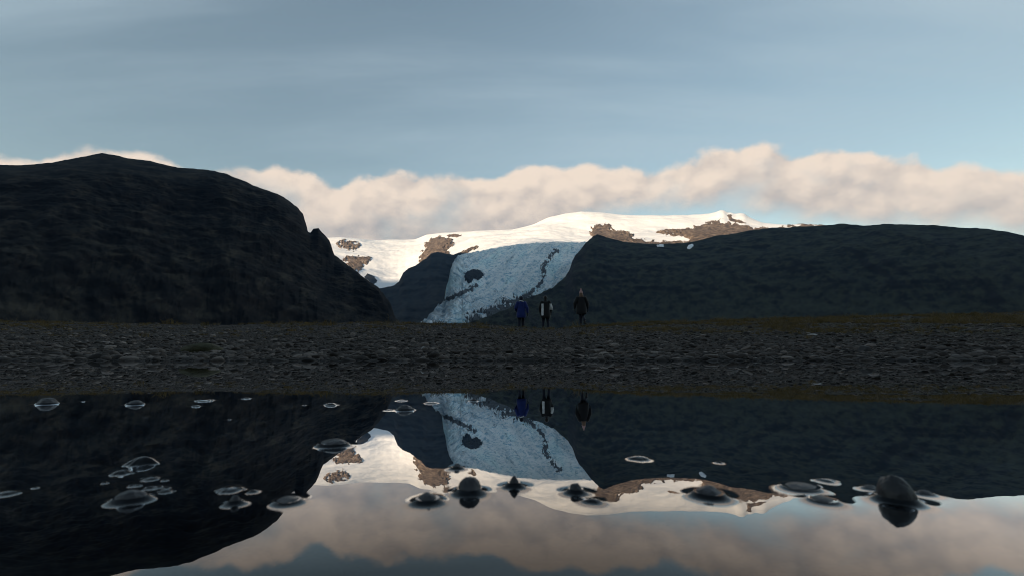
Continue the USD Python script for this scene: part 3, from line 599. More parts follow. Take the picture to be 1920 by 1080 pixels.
# ------------------------------------------------------------------ pebbles in the water (px, py of the foot at the waterline, width px, height px, flatness kind, label)
PEB = [
    (82, 762, 40, 13, 'w', 'dark pebble below the left bank, nearest the left frame edge, blue rim on its right'),
    (250, 762, 34, 9, 'w', 'low dark pebble below the left bank, second from the left frame edge'),
    (378, 754, 50, 5, 'f', 'long flat blue-glinting pebble under the left bank reflection'),
    (366, 764, 18, 4, 'f', 'small pebble just below the long flat blue one'),
    (460, 749, 20, 3, 'f', 'small flat pebble right of the long blue one, close to the bank reflection'),
    (155, 754, 8, 1.5, 'f', 'tiny pebble tip between the two dark pebbles at upper left'),
    (430, 788, 5, 1.5, 'f', 'tiny lone pebble tip below the long flat blue pebble'),
    (262, 876, 74, 19, 'f', 'large low domed pebble with blue sheen at the lower left'),
    (225, 892, 40, 10, 'f', 'middle-sized pebble tucked below the large domed one at lower left'),
    (280, 901, 36, 5, 'f', 'flat blue pebble under the right half of the large domed one'),
    (308, 902, 11, 1.5, 'f', 'tiny pebble at the right end of the lower left cluster'),
    (196, 907, 8, 1.5, 'f', 'tiny pebble left of and below the middle-sized domed one'),
    (245, 913, 9, 2, 'f', 'left one of two tiny pebbles side by side in the lower left cluster'),
    (258, 912, 10, 2, 'f', 'right one of two tiny pebbles side by side in the lower left cluster'),
    (278, 918, 24, 3, 'f', 'narrow flat pebble in the middle of the lower left cluster'),
    (298, 916, 11, 3, 'f', 'small round pebble between two flat ones in the lower left cluster'),
    (312, 917, 12, 1.5, 'f', 'thin pebble right of the small round one in the lower left cluster'),
    (307, 925, 28, 4, 'f', 'lowest flat pebble of the lower left cluster'),
    (8, 930, 40, 8, 'f', 'flat blue pebble cut off by the left frame edge'),
    (235, 948, 74, 22, 'w', 'broad wet pebble below the lower left cluster'),
    (428, 922, 62, 7, 'f', 'long pale-rimmed flat pebble right of the lower left cluster'),
    (472, 924, 20, 2.5, 'f', 'small pale flat pebble at the right end of the long rimmed one'),
    (438, 950, 28, 17, 'w', 'small round wet pebble below the long rimmed flat one'),
    (66, 916, 7, 1.5, 'f', 'tiny lone pebble tip in the dark water at far lower left'),
    (535, 946, 56, 10, 'w', 'flat dark pebble at the lower left tip of the bright reflected cloud'),
    (620, 762, 34, 6, 'f', 'oval blue-rimmed pebble in dark water left of the reflected glacier'),
    (570, 761, 6, 1.5, 'f', 'tiny bright pebble tip left of the oval blue-rimmed one'),
    (752, 753, 28, 3, 'f', 'small white-rimmed pebble above the dark diamond-shaped one'),
    (757, 773, 40, 11, 'w', 'dark diamond-shaped pebble at the left margin of the reflected glacier'),
    (728, 771, 20, 2.5, 'f', 'small pale pebble touching the dark diamond-shaped one on its left'),
    (807, 758, 36, 4, 'f', 'white-ringed oval pebble at the top left of the reflected glacier'),
    (887, 754, 18, 5, 'w', 'small dark pebble inside the top of the reflected glacier'),
    (620, 842, 74, 15, 'w', 'wide dark pebble with long pale rims over the left edge of the reflected snow'),
    (856, 882, 24, 10, 'w', 'small dark pebble in the reflected snow below the reflected brown rock'),
    (800, 948, 58, 18, 'w', 'low dark pebble left of the big dome at the bottom centre'),
    (880, 934, 62, 31, 'w', 'big dark domed pebble over the reflected cloud at the bottom centre'),
    (964, 920, 34, 22, 'c', 'pointed dark pebble right of the big centre dome'),
    (1080, 930, 34, 19, 'w', 'round dark pebble right of the pointed one over the reflected snow'),
    (1112, 944, 40, 8, 'f', 'low blue pebble below the round dark one'),
    (1202, 864, 52, 8, 'f', 'flat dark pebble with two pale ends in the dark right reflection'),
    (1350, 869, 15, 2, 'f', 'tiny pale pebble in the dark reflection right of the flat two-ended one'),
    (1335, 938, 76, 20, 'w', 'broad blue-black pebble under the reflected summit rocks'),
    (1553, 904, 38, 4, 'f', 'pale flat pebble at the tip of the dark right reflection'),
    (1508, 920, 86, 9, 'w', 'wide flat dark pebble just left of and below the pale flat one'),
    (1550, 944, 60, 9, 'w', 'long dark pebble lying below the wide flat one'),
    (1690, 956, 84, 52, 'w', 'largest dark domed pebble at the lower right'),
    (1636, 919, 34, 7, 'w', 'flat dark pebble touching the largest dome on its left'),
    (1738, 930, 34, 8, 'w', 'flat dark pebble touching the largest dome on its right'),
]


def on_water(px, py):
    d = ray(px, py)
    t = CAM_H / -d[..., 2]
    return d[..., 0] * t, d[..., 1] * t, t


def rock(rng, seed, sub=3, lump=0.28, sharp=False):
    m = trimesh.creation.icosphere(sub, 1.0)
    v = np.array(m.vertices)
    o = rng.uniform(0, 50, 3)
    v = v * (1 + lump * 2 * (fbm(v * 0.9 + o, 3, seed)[:, None] - 0.5))
    if sharp:
        for _ in range(7):                                       # worn facets
            nrm = rng.normal(size=3)
            nrm /= np.linalg.norm(nrm)
            h = v @ nrm
            v -= np.outer(np.maximum(h - rng.uniform(0.62, 0.85), 0) * 0.85, nrm)
    return trimesh.Trimesh(v, m.faces, process=False)


rng = np.random.default_rng(5)
caps = []                                                        # (x, y, a, b, rot, seed, amp, len)
for k_, (px, py, wpx, hpx, kind, label) in enumerate(PEB):
    x, y, t = on_water(px, py - 0.25 * hpx)
    a = 0.5 * wpx / FPX * t * (0.64 if kind == 'f' else 0.80)
    hpx = hpx * (0.7 if kind == 'f' else 0.92)
    h = max(hpx, 1.2) / FPX * t
    y = y + 0.35 * a
    b = a * rng.uniform(0.75, 1.1)
    rot = rng.uniform(-0.25, 0.25)
    if kind == 'c':
        v = trimesh.creation.icosphere(4, 1.0)
        vv = np.array(v.vertices)
        rr = np.hypot(vv[:, 0], vv[:, 1])
        vv[:, 2] = np.where(vv[:, 2] > 0, np.maximum(vv[:, 2], 0) ** 2.4, vv[:, 2])
        vv *= 1 + 0.2 * (fbm(vv + 7, 3, 9)[:, None] - 0.5)
        m = trimesh.Trimesh(vv, v.faces, process=False)
    else:
        m = rock(rng, 400 + k_, 4, 0.24 if kind == 'w' else 0.26)
    vv = np.array(m.vertices)
    if kind != 'f':                                              # pitted and worn
        vv = vv * (1 + 0.10 * (fbm(vv * 3.1 + k_, 4, 77)[:, None] - 0.5) + 0.05 * (fbm(vv * 9.0 + k_, 3, 78)[:, None] - 0.5))
    vv -= vv.mean(0)
    mx = vv[:, 2].max()
    vv *= np.array([a / 0.98, b / 0.98, 1.0])
    body = max(h * 1.0, 0.35 * a)
    vv[:, 2] = np.where(vv[:, 2] > 0, vv[:, 2] / mx * (h + 0.35 * body), vv[:, 2] * 0.8 * max(a, h))
    vv[:, 2] -= 0.35 * body
    vv[:, 2] = np.maximum(vv[:, 2], -0.6 * a - 0.004)
    c, s = math.cos(rot), math.sin(rot)
    vv[:, :2] = vv[:, :2] @ np.array([[c, s], [-s, c]])
    o = obj('pebble', (vv + 0.0, np.array(m.faces)), M_wet if kind != 'f' else M_film)
    o.AddTranslateOp().Set(Gf.Vec3d(float(x), float(y), 0.0))
    tag(o, label, 'pebble', 'pebbles standing out of the pond')
    # waterline contour of this pebble, as radius against angle
    ring = np.abs(vv[:, 2] - 0.0008) < max(0.12 * h, 0.0012)
    ang, rad_ = np.arctan2(vv[ring, 1], vv[ring, 0]), np.hypot(vv[ring, 0], vv[ring, 1])
    bins = np.linspace(-math.pi, math.pi, 25)
    R24 = np.array([rad_[(ang >= bins[i]) & (ang < bins[i + 1])].max() if ((ang >= bins[i]) & (ang < bins[i + 1])).any() else np.nan for i in range(24)])
    R24 = np.where(np.isnan(R24), np.nanmean(R24) if np.isfinite(R24).any() else a, R24)
    R24 = np.maximum(np.convolve(np.concatenate([R24[-2:], R24, R24[:2]]), [0.15, 0.2, 0.3, 0.2, 0.15], 'valid'), 0.3 * a)
    amp = min(0.0018, 0.45 * h) if kind != 'f' else min(0.0010, 0.40 * h + 0.0002)
    caps.append((x, y, a, R24, amp, 0.0011 + 0.025 * a, max(h - amp, 0.0004) if kind == 'f' else 0.0))
    if kind == 'f':                                              # the film of water closes over this one
        vv[:, 2] -= 0.5 * h + 0.0012
        o.GetPointsAttr().Set(Vt.Vec3fArray.FromNumpy(vv.astype(np.float32)))
        wob = 0.62 + 0.76 * fbm(np.stack([1.6 * np.cos(np.arange(24) * math.pi / 12) + k_, 1.6 * np.sin(np.arange(24) * math.pi / 12), np.zeros(24)], -1), 2, 55)
        caps[-1] = (x, y, a, np.minimum(R24, 1.02 * a) * wob, amp, 0.0011 + 0.025 * a, max(h - amp, 0.0004))


def cap_r(R24, th):
    u = (th + math.pi) / (2 * math.pi) * 24 - 0.5
    i = np.floor(u).astype(int)
    f = u - i
    return R24[i % 24] * (1 - f) + R24[(i + 1) % 24] * f


def eta(x, y):
    """Height of the water skin: level, drawn up against each pebble."""
    z = np.zeros_like(x)
    for cx, cy, a, R24, amp, ln, dome in caps:
        dx, dy = x - cx, y - cy
        m = dx * dx + dy * dy < (2.2 * a + 9 * ln) ** 2
        if m.any():
            rr, th = np.hypot(dx[m], dy[m]), np.arctan2(dy[m], dx[m])
            rc = cap_r(R24, th)
            dd = np.maximum(rr - rc, 0)
            z[m] += amp * np.exp(-dd / ln) + dome * np.clip(1 - (rr / rc) ** 2, 0, 1)
    return z


pts = []
azs, rs = np.linspace(-math.pi, math.pi, 181)[:-1], np.concatenate([[0.03, 0.06], np.geomspace(0.09, 95, 120)])
A_, R_ = np.meshgrid(azs, rs, indexing='ij')
pts.append(np.stack([np.sin(A_) * R_, np.cos(A_) * R_], -1).reshape(-1, 2))
for cx, cy, a, R24, amp, ln, dome in caps:
    th = np.linspace(0, 2 * math.pi, 73)[:-1]
    base = cap_r(R24, (th + math.pi) % (2 * math.pi) - math.pi)
    for fr in (0.05, 0.2, 0.35, 0.5, 0.64, 0.76, 0.86, 0.94):
        pts.append(np.stack([cx + fr * base * np.cos(th), cy + fr * base * np.sin(th)], -1))
    for dd in (-0.15, 0.0, 0.12, 0.25, 0.4, 0.6, 0.8, 1.05, 1.35, 1.7, 2.1, 2.6, 3.2, 4.0, 5.0, 6.5, 8.5):
        rr = np.maximum(base + dd * ln, 0.1 * a)
        pts.append(np.stack([cx + rr * np.cos(th), cy + rr * np.sin(th)], -1))
pts = np.vstack(pts)
pts = pts[np.unique(np.round(pts, 6), axis=0, return_index=True)[1]]
tri = Delaunay(pts).simplices
z = eta(pts[:, 0], pts[:, 1])
e = 1e-4
gxn = (eta(pts[:, 0] + e, pts[:, 1]) - eta(pts[:, 0] - e, pts[:, 1])) / (2 * e)
gyn = (eta(pts[:, 0], pts[:, 1] + e) - eta(pts[:, 0], pts[:, 1] - e)) / (2 * e)
N = np.stack([-gxn, -gyn, np.ones(len(pts))], -1)
N /= np.linalg.norm(N, axis=1, keepdims=True)
v3 = np.column_stack([pts, z])
a_, b_, c_ = (v3[tri[:, i]] for i in range(3))
flip = np.cross(b_ - a_, c_ - a_)[:, 2] < 0
tri[flip] = tri[flip][:, ::-1]
wm = usdkit.mesh(stage, numbered('water'), (v3, tri), M_water, smooth=True)
wm.GetNormalsAttr().Set(Vt.Vec3fArray.FromNumpy(N.astype(np.float32)))
tag(wm, kind='structure')

# ------------------------------------------------------------------ the gravel bank: cobbles, gravel, boulder, moss, grass
rng = np.random.default_rng(11)


def on_ground(px, py):
    """Where the line of sight meets the bank."""
    d = ray(px, py)
    d = d / d[1]
    ys = np.linspace(5.5, 26, 4000)
    z = ground_z(d[0] * ys, ys)
    hit = np.nonzero(CAM_H + d[2] * ys <= z)[0]
    y = ys[hit[0]] if len(hit) else 22.0
    return float(d[0] * y), float(y), float(ground_z(d[0] * y, y))


# the big cobbles of the waterline, each by itself
cob_var = [rock(rng, 600 + i, 2, 0.30, True) for i in range(12)]
placed = []
tries = 0
while len(placed) < 240 and tries < 20000:
    tries += 1
    y = 6.15 + abs(rng.normal(0, 1.3))
    x = rng.uniform(-1.08, 1.08) * (y + 0.5)
    a = rng.uniform(0.03, 0.07) * (1 if rng.random() < 0.85 else 1.5)
    z = float(ground_z(x, y))
    if z < -0.03 or any((x - q[0]) ** 2 + (y - q[1]) ** 2 < (0.75 * (a + q[2])) ** 2 for q in placed):
        continue
    placed.append((x, y, a))
    v = np.array(cob_var[len(placed) % 12].vertices) * np.array([a, a * rng.uniform(0.7, 1.0), a * rng.uniform(0.4, 0.65)])
    th = rng.uniform(0, 6.28)
    c, s_ = math.cos(th), math.sin(th)
    v[:, :2] = v[:, :2] @ np.array([[c, s_], [-s_, c]])
    o = obj('cobble', (v, np.array(cob_var[0].faces)), M_stone, smooth=25)
    o.AddTranslateOp().Set(Gf.Vec3d(x, y, z + 0.12 * a))
    tag(o, 'grey angular cobble on the gravel bank along the far waterline', 'cobble', 'cobbles along the far waterline')


def scatter(name, label, cat, protos, pos, scale, yaw, tilt, which):
    pi = UsdGeom.PointInstancer.Define(stage, numbered(name))
    tag(pi, label, cat, kind='stuff')
    paths = []
    for i, (m, mt, sm) in enumerate(protos):
        p = usdkit.mesh(stage, f'{pi.GetPath()}/shape_{i:03d}', m, mt, smooth=sm)
        paths.append(p.GetPath())
    pi.CreatePrototypesRel().SetTargets(paths)
    pi.CreatePositionsAttr(Vt.Vec3fArray.FromNumpy(np.asarray(pos, np.float32)))
    pi.CreateScalesAttr(Vt.Vec3fArray.FromNumpy(np.asarray(scale, np.float32)))
    h = yaw / 2
    qs = [Gf.Quath(float(math.cos(a) * math.cos(t)), float(math.cos(a) * math.sin(t)), float(math.sin(a) * math.sin(t)), float(math.sin(a) * math.cos(t))) for a, t in zip(h, tilt / 2)]
    pi.CreateOrientationsAttr(Vt.QuathArray(qs))
    pi.CreateProtoIndicesAttr(Vt.IntArray.FromNumpy(np.asarray(which, np.int32)))
    return pi


n = 82000
y = 5.9 + 18.5 * rng.random(n) ** 1.25
x = rng.uniform(-1.2, 1.2, n) * (y + 3.5)
sz = np.exp(rng.normal(-3.9, 0.6, n)) * np.interp(y, [6, 8, 14, 24], [1.1, 1.0, 0.8, 0.7])
sz = np.clip(sz, 0.009, 0.10)
z = ground_z(x, y)
ok = z > -0.03
x, y, z, sz = x[ok], y[ok], z[ok], sz[ok]
n = len(x)
protos = [(rock(rng, 640 + i, 2, 0.30, True), M_stone, 25) for i in range(10)]
scatter('gravel', 'dark grey gravel covering the bank beyond the pond', 'gravel', protos, np.column_stack([x, y, z + 0.1 * sz]),
        np.column_stack([sz * rng.uniform(0.8, 1.25, n), sz * rng.uniform(0.7, 1.1, n), sz * rng.uniform(0.4, 0.75, n)]), rng.uniform(0, 6.28, n), rng.normal(0, 0.2, n), rng.integers(0, 10, n))
# stones on the shallow floor near the viewer
n = 1500
y = 0.1 + 2.2 * rng.random(n) ** 1.5
x = rng.uniform(-1.2, 1.2, n) * (y + 0.1)
sz = np.clip(np.exp(rng.normal(-4.9, 0.45, n)), 0.003, 0.016)
z = ground_z(x, y)
scatter('bed_gravel', 'small dark stones lying under the shallow water near the viewer', 'gravel', [(p[0], M_boulder, 25) for p in protos[:5]], np.column_stack([x, y, z]),
        np.column_stack([sz, sz * rng.uniform(0.7, 1.0, n), sz * 0.55]), rng.uniform(0, 6.28, n), rng.normal(0, 0.2, n), rng.integers(0, 5, n))


def single(name, px, py, wpx, hpx, m, label, cat, seed, sharp=True, sub=3):
    x, y, z = on_ground(px, py)
    a, h = 0.5 * wpx / FPX * y, hpx / FPX * y
    r_ = rock(np.random.default_rng(seed), seed, sub, 0.2, sharp)
    v = np.array(r_.vertices)
    v = v / np.abs(v).max(0) * np.array([a, a * 0.8, h])
    o = obj(name, (v, np.array(r_.faces)), m, smooth=30)
    o.AddTranslateOp().Set(Gf.Vec3d(x, y + 0.3 * a, z + 0.1 * h))
    tag(o, label, cat)


single('boulder', 1625, 659, 24, 12, M_boulder, 'rounded dark boulder on the right half of the gravel bank', 'boulder', 21)
single('boulder', 224, 663, 14, 8, M_boulder, 'small dark boulder at the left end of the bank near the waterline', 'boulder', 22)
single('boulder', 482, 660, 14, 8, M_boulder, 'small dark boulder on the bank right of the moss mound', 'boulder', 23)
single('pale_stone', 1525, 629, 20, 3.5, M_pale, 'pale flat stone in the grass edge of the right bank', 'stone', 24)
single('pale_stone', 1418, 673, 8, 3, M_pale, 'tiny pale stone at the waterline in the right half', 'stone', 25)
single('pale_stone', 794, 655, 9, 5, M_pale, 'light grey stone alone in the middle of the bank left of the walkers', 'stone', 26)
single('moss_mound', 372, 660, 78, 16, M_moss, 'low brown-green mossy mound on the left part of the gravel bank', 'moss', 27, False, 4)


def tuft(rng, n, h, spread, lean):
    V, F = [], []
    for _ in range(n):
        b = rng.normal(0, spread, 2)
        d = rng.normal(0, lean, 2)
        hh = h * rng.uniform(0.45, 1.0)
        w = 0.0035 + 0.002 * rng.random()
        th = rng.uniform(0, 3.14)
        wx, wy = w * math.cos(th), w * math.sin(th)
        k0 = len(V)
        for t, ww in ((0, 1.0), (0.4, 0.9), (0.75, 0.6)):
            c = np.array([b[0] + d[0] * hh * t * t, b[1] + d[1] * hh * t * t, hh * t * (1 - 0.15 * t)])
            V += [c - [wx * ww, wy * ww, 0], c + [wx * ww, wy * ww, 0]]
        V.append(np.array([b[0] + d[0] * hh, b[1] + d[1] * hh, hh * 0.85]))
        F += [(k0, k0 + 1, k0 + 3), (k0, k0 + 3, k0 + 2), (k0 + 2, k0 + 3, k0 + 5), (k0 + 2, k0 + 5, k0 + 4), (k0 + 4, k0 + 5, k0 + 6)]
    return np.array(V), np.array(F)


tufts = [(tuft(rng, 26, 0.13, 0.045, 0.6), M_grass, False) for _ in range(5)] + [(tuft(rng, 12, 0.20, 0.03, 0.5), M_dry, False) for _ in range(3)]
n = 42000
y = rng.uniform(9, 27, n)
x = rng.uniform(-1.1, 1.15, n) * (y + 0.5)
z = ground_z(x, y)
u = x / y                                                     # how far to the right
dens = np.clip((u - 0.12) * 1.9, 0, 1) * sst(0.50, 0.95, z) + 0.16 * sst(0.35, 1.2, z) + 0.45 * sst(1.35, 1.5, z) * (u < -0.85) + 0.5 * sst(1.25, 1.4, z) * (u > 0.12) * (u < 0.4)
pt = fbm(np.stack([x / 1.6, y / 1.6, 0 * x], -1), 3, 131)
ok = (rng.random(n) < dens * sst(0.38, 0.58, pt) * 1.1)
x, y, z, pt = x[ok], y[ok], z[ok], pt[ok]
n = len(x)
sc = np.exp(rng.normal(-0.15, 0.35, n)) * np.interp(z, [0.8, 1.4], [0.6, 1.0])
scatter('grass', 'brown and olive autumn grass on top of the bank, thickest at the right', 'grass', tufts, np.column_stack([x, y, z - 0.01]), np.column_stack([sc, sc, sc]),
        rng.uniform(0, 6.28, n), rng.normal(0, 0.08, n), np.where(rng.random(n) < 0.8, rng.integers(0, 5, n), rng.integers(5, 8, n)))

# a single dry stalk against the foot of the left mountain
x, y, z = on_ground(728, 611)
pl = thing('dry_plant', 'single thin dry stalk on the bank crest below the left mountain edge', 'plant', (x, y, z))
st = trimesh.util.concatenate([trimesh.creation.cylinder(0.006, segment=[a, b], sections=6) for a, b in (([0, 0, -0.02], [0.01, 0, 0.22]), ([0.01, 0, 0.22], [-0.02, 0, 0.46]))])
obj('stem', st, M_dry, pl)
for i in range(5):
    zz = 0.12 + 0.075 * i
    sd = 1 if i % 2 else -1
    V = np.array([[0, 0, zz], [sd * 0.05, 0.012, zz + 0.05], [sd * 0.11, 0, zz + 0.07], [sd * 0.05, -0.012, zz + 0.035]])
    obj('leaf', (V, np.array([[0, 1, 2], [0, 2, 3], [2, 1, 0], [3, 2, 0]])), M_dry, pl, smooth=False)

# ------------------------------------------------------------------ the three walkers
SPH = np.array(trimesh.creation.icosphere(2, 1.0).vertices)
SPH1 = np.array(trimesh.creation.icosphere(1, 1.0).vertices)
MF = manifold3d.Manifold


def ell(c, r, sph=SPH):
    return np.asarray(c, float) + sph * np.broadcast_to(np.asarray(r, float), (3,))


def hull(*pts):
    return MF.hull_points(np.vstack(pts))


def chain(joints, sph=SPH):
    out = []
    for (p, r), (q, t) in zip(joints[:-1], joints[1:]):
        out.append(hull(ell(p, r, sph), ell(q, t, sph)))
    return out


def union(parts):
    return MF.batch_boolean(parts, manifold3d.OpType.Add)


def smoothed(mf, length=0.03, it=8):
    m = mf.refine_to_length(length).to_mesh()
    t = trimesh.Trimesh(m.vert_properties[:, :3], m.tri_verts, process=True)
    trimesh.smoothing.filter_taubin(t, iterations=it)
    return t


def hand(w, d, side):
    """Palm at the wrist w hanging along direction d, four unequal bent fingers, thumb from the side of the palm."""
    d = np.asarray(d, float) / np.linalg.norm(d)
    f = np.array([0, 1.0, 0])                                     # the thumb points forward
    f = f - d * (f @ d)
    f /= np.linalg.norm(f)
    inw = np.array([-side, 0, 0.0])
    inw = inw - d * (inw @ d) - f * (inw @ f)
    inw /= np.linalg.norm(inw)
    w = np.asarray(w, float)
    out = [hull(ell(w, 0.024, SPH1), ell(w + d * 0.03 + f * 0.022, 0.016, SPH1), ell(w + d * 0.085 + f * 0.032, 0.012, SPH1), ell(w + d * 0.08 - f * 0.032, 0.012, SPH1))]
    for k, (o_, l) in enumerate(((0.030, 0.070), (0.010, 0.080), (-0.011, 0.075), (-0.031, 0.058))):
        a = w + d * 0.080 + f * o_
        b = a + d * l * 0.48 + inw * 0.006
        c = b + d * l * 0.30 + inw * 0.016
        e_ = c + d * l * 0.18 + inw * 0.018
        out += chain([(a, 0.0095), (b, 0.009), (c, 0.0085), (e_, 0.007)], SPH1)
    a = w + d * 0.025 + f * 0.026
    b = a + d * 0.035 + f * 0.026
    out += chain([(a, 0.013), (b, 0.011), (b + d * 0.03 + f * 0.004 + inw * 0.012, 0.009)], SPH1)
    return out


def cloth(name, col, rough=0.8, sheen=0.2):
    return mat(name, {'tc': ('texture_coordinate', {}), 'n': ('noise_texture', {'scale': 9.0, 'detail': 6.0}), 'b': ('bump', {'strength': 0.5, 'distance': 0.02}),
                      'r': ('rgb_ramp', {'ramp': [(0.3, tuple(c * 0.8 for c in col)), (0.7, tuple(c * 1.15 for c in col))]}),
                      'p': ('principled_bsdf', {'roughness': rough, 'sheen_weight': sheen, 'specular_ior_level': 0.25})},
               [('tc.object', 'n.vector'), ('n.fac', 'b.height'), ('b.normal', 'p.normal'), ('n.fac', 'r.fac'), ('r.color', 'p.base_color')], surface='p.BSDF')


M_skin = mat('skin', {'p': ('principled_bsdf', {'base_color': (0.50, 0.32, 0.24), 'roughness': 0.55, 'subsurface_weight': 0.1})}, [], surface='p.BSDF')
M_blue = cloth('blue_jacket_cloth', (0.008, 0.022, 0.13))
M_black = cloth('black_jacket_cloth', (0.012, 0.011, 0.012))
M_whitec = cloth('white_jacket_cloth', (0.72, 0.71, 0.70))
M_navy = cloth('navy_trousers_cloth', (0.012, 0.015, 0.028))
M_boot = cloth('boot_leather', (0.016, 0.014, 0.013), 0.5)
M_pink = cloth('pink_wool', (0.46, 0.27, 0.25), 0.95)
M_hair = cloth('dark_hair', (0.020, 0.014, 0.011), 0.5)
M_blond = cloth('light_brown_hair', (0.17, 0.10, 0.065), 0.5)
M_hood = cloth('dark_hood_cloth', (0.010, 0.012, 0.025))


def walker(label, px, depth, height, foot, hem, jacket, trousers, arms, legs, flare=1.0, yaw=0.0, lean=0.0):
    """legs: {side: (knee, ankle, toe)}; arms: {side: (elbow, wrist)}; facing +y."""
    d = ray(px, 600)
    x = float(d[0] / d[1] * depth)
    z = float(ground_z(x, depth)) if foot is None else foot
    t = thing('person', label, 'person', (x, depth, z), yaw)
    t.GetPrim().GetAttribute('xformOp:translate').Set(Gf.Vec3d(x, depth, z))
    UsdGeom.Xform(t).AddScaleOp().Set(Gf.Vec3f(*(float(height / 1.75),) * 3))
    sh = lambda s: np.array([s * 0.185, 0.0 + lean, 1.425])
    hip = lambda s: np.array([s * 0.09, 0.0, 0.92])
    neck, head = np.array([0, lean, 1.50]), np.array([0, lean + 0.02, 1.635])
    body = [hull(ell((0, lean, 1.40), (0.155, 0.085, 0.06)), ell((0, lean * 0.5, 1.15), (0.135, 0.09, 0.06)), ell((0, 0, 0.95), (0.15, 0.10, 0.07)))]
    body += chain([((0, lean, 1.42), 0.06), (neck, 0.055), (head - [0, 0.01, 0.08], 0.056)])
    body += [hull(ell(head + [0, 0.0, 0.025], (0.073, 0.092, 0.088)), ell(head + [0, 0.03, -0.075], (0.045, 0.05, 0.035)))]
    body += [hull(ell(head + [0, 0.088, 0.02], 0.010, SPH1), ell(head + [0, 0.108, -0.022], 0.012, SPH1)), hull(ell(head + [-0.022, 0.082, -0.055], 0.008, SPH1), ell(head + [0.022, 0.082, -0.055], 0.008, SPH1))]
    for s in (-1, 1):
        body += [hull(ell(head + [s * 0.075, -0.005, 0.015], (0.008, 0.018, 0.03), SPH1), ell(head + [s * 0.082, -0.015, 0.02], (0.006, 0.02, 0.024), SPH1)), MF.hull_points(ell(head + [s * 0.032, 0.083, 0.018], (0.014, 0.010, 0.009), SPH1))]
        el, wr = (np.array(q, float) for q in arms[s])
        kn, an, toe = (np.array(q, float) for q in legs[s])
        body += chain([(sh(s), 0.055), (el, 0.042), (wr, 0.030)]) + hand(wr, wr - el, s)
        body += chain([(hip(s), 0.085), (kn, 0.058), (an, 0.042)]) + chain([(an - [0, 0, 0.03], 0.042), (toe, 0.034)])
    obj('body', smoothed(union(body), 0.03, 4), M_skin, t)
    jk = [hull(ell((0, lean, 1.43), (0.185, 0.115, 0.055)), ell((0, lean * 0.6, 1.20), (0.195, 0.14, 0.08)), ell((0, 0, hem + 0.12), (0.205 * flare, 0.155 * flare, 0.08)), ell((0, 0, hem), (0.20 * flare, 0.15 * flare, 0.03)))]
    for s in (-1, 1):
        el, wr = (np.array(q, float) for q in arms[s])
        jk += chain([(sh(s) + [-s * 0.01, 0, -0.01], 0.088 * (0.5 + 0.5 * flare)), (el, 0.070 * flare), (wr + 0.1 * (el - wr), 0.052)])
    jk += [hull(ell((0, lean, 1.46), (0.09, 0.085, 0.03)), ell((0, lean, 1.515), (0.075, 0.075, 0.02)))]
    jacket_m = smoothed(union(jk).trim_by_plane((0, 0, 1), hem - 0.20), 0.035, 6)
    obj('jacket', jacket_m, jacket, t)
    for s in (-1, 1):
        el, wr = (np.array(q, float) for q in arms[s])
        gl = smoothed(union(hand(wr, wr - el, s) + [hull(ell(wr, 0.034, SPH1), ell(wr + 0.12 * (el - wr), 0.036, SPH1))]), 0.02, 2)
        obj('glove', (np.array(gl.vertices) + gl.vertex_normals * 0.005, np.array(gl.faces)), M_black, t)
    tr = [hull(ell(hip(-1), 0.105), ell(hip(1), 0.105), ell((0, 0, 1.0), (0.165, 0.11, 0.05)))]
    for s in (-1, 1):
        kn, an, toe = (np.array(q, float) for q in legs[s])
        tr += chain([(hip(s), 0.112), (kn, 0.078), (an + [0, 0, 0.05], 0.066)])
    obj('trousers', smoothed(union(tr), 0.035, 6), trousers, t)
    for s in (-1, 1):
        kn, an, toe = (np.array(q, float) for q in legs[s])
        ax = (kn - an) / np.linalg.norm(kn - an)
        heel = an - ax * 0.045 - (toe - an) / np.linalg.norm(toe - an) * 0.05
        bt = union([hull(ell(an + ax * 0.10, 0.062), ell(an, 0.058), ell(heel, 0.045)), hull(ell(an - ax * 0.02, 0.05), ell(heel, 0.045), ell(toe, (0.048, 0.05, 0.040)))])
        obj('boot', smoothed(bt, 0.03, 4), M_boot, t)
    return t, jacket_m, head


def panel(t, src, box_lo, box_hi, m, name='jacket_panel', grow=0.010, wedge=None):
    """A piece of other cloth laid on the jacket: the jacket's own surface, a centimetre proud, where it lies inside the box."""
    n_ = src.vertex_normals
    v = np.array(src.vertices) + n_ * grow
    c = v[src.faces].mean(1)
    keep = ((c > box_lo) & (c < box_hi)).all(1)
    if wedge is not None:
        keep &= wedge(c)
    p = trimesh.Trimesh(v, src.faces[keep], process=False)
    p.remove_unreferenced_vertices()
    obj(name, p, m, t)


LEGS = {-1: ((-0.10, 0.05, 0.50), (-0.11, -0.03, 0.085), (-0.115, 0.10, 0.04)), 1: ((0.10, 0.10, 0.51), (0.10, 0.09, 0.085), (0.11, 0.22, 0.04))}
ARMS = {-1: ((-0.27, -0.03, 1.15), (-0.27, 0.04, 0.91)), 1: ((0.27, 0.02, 1.15), (0.27, 0.10, 0.91))}

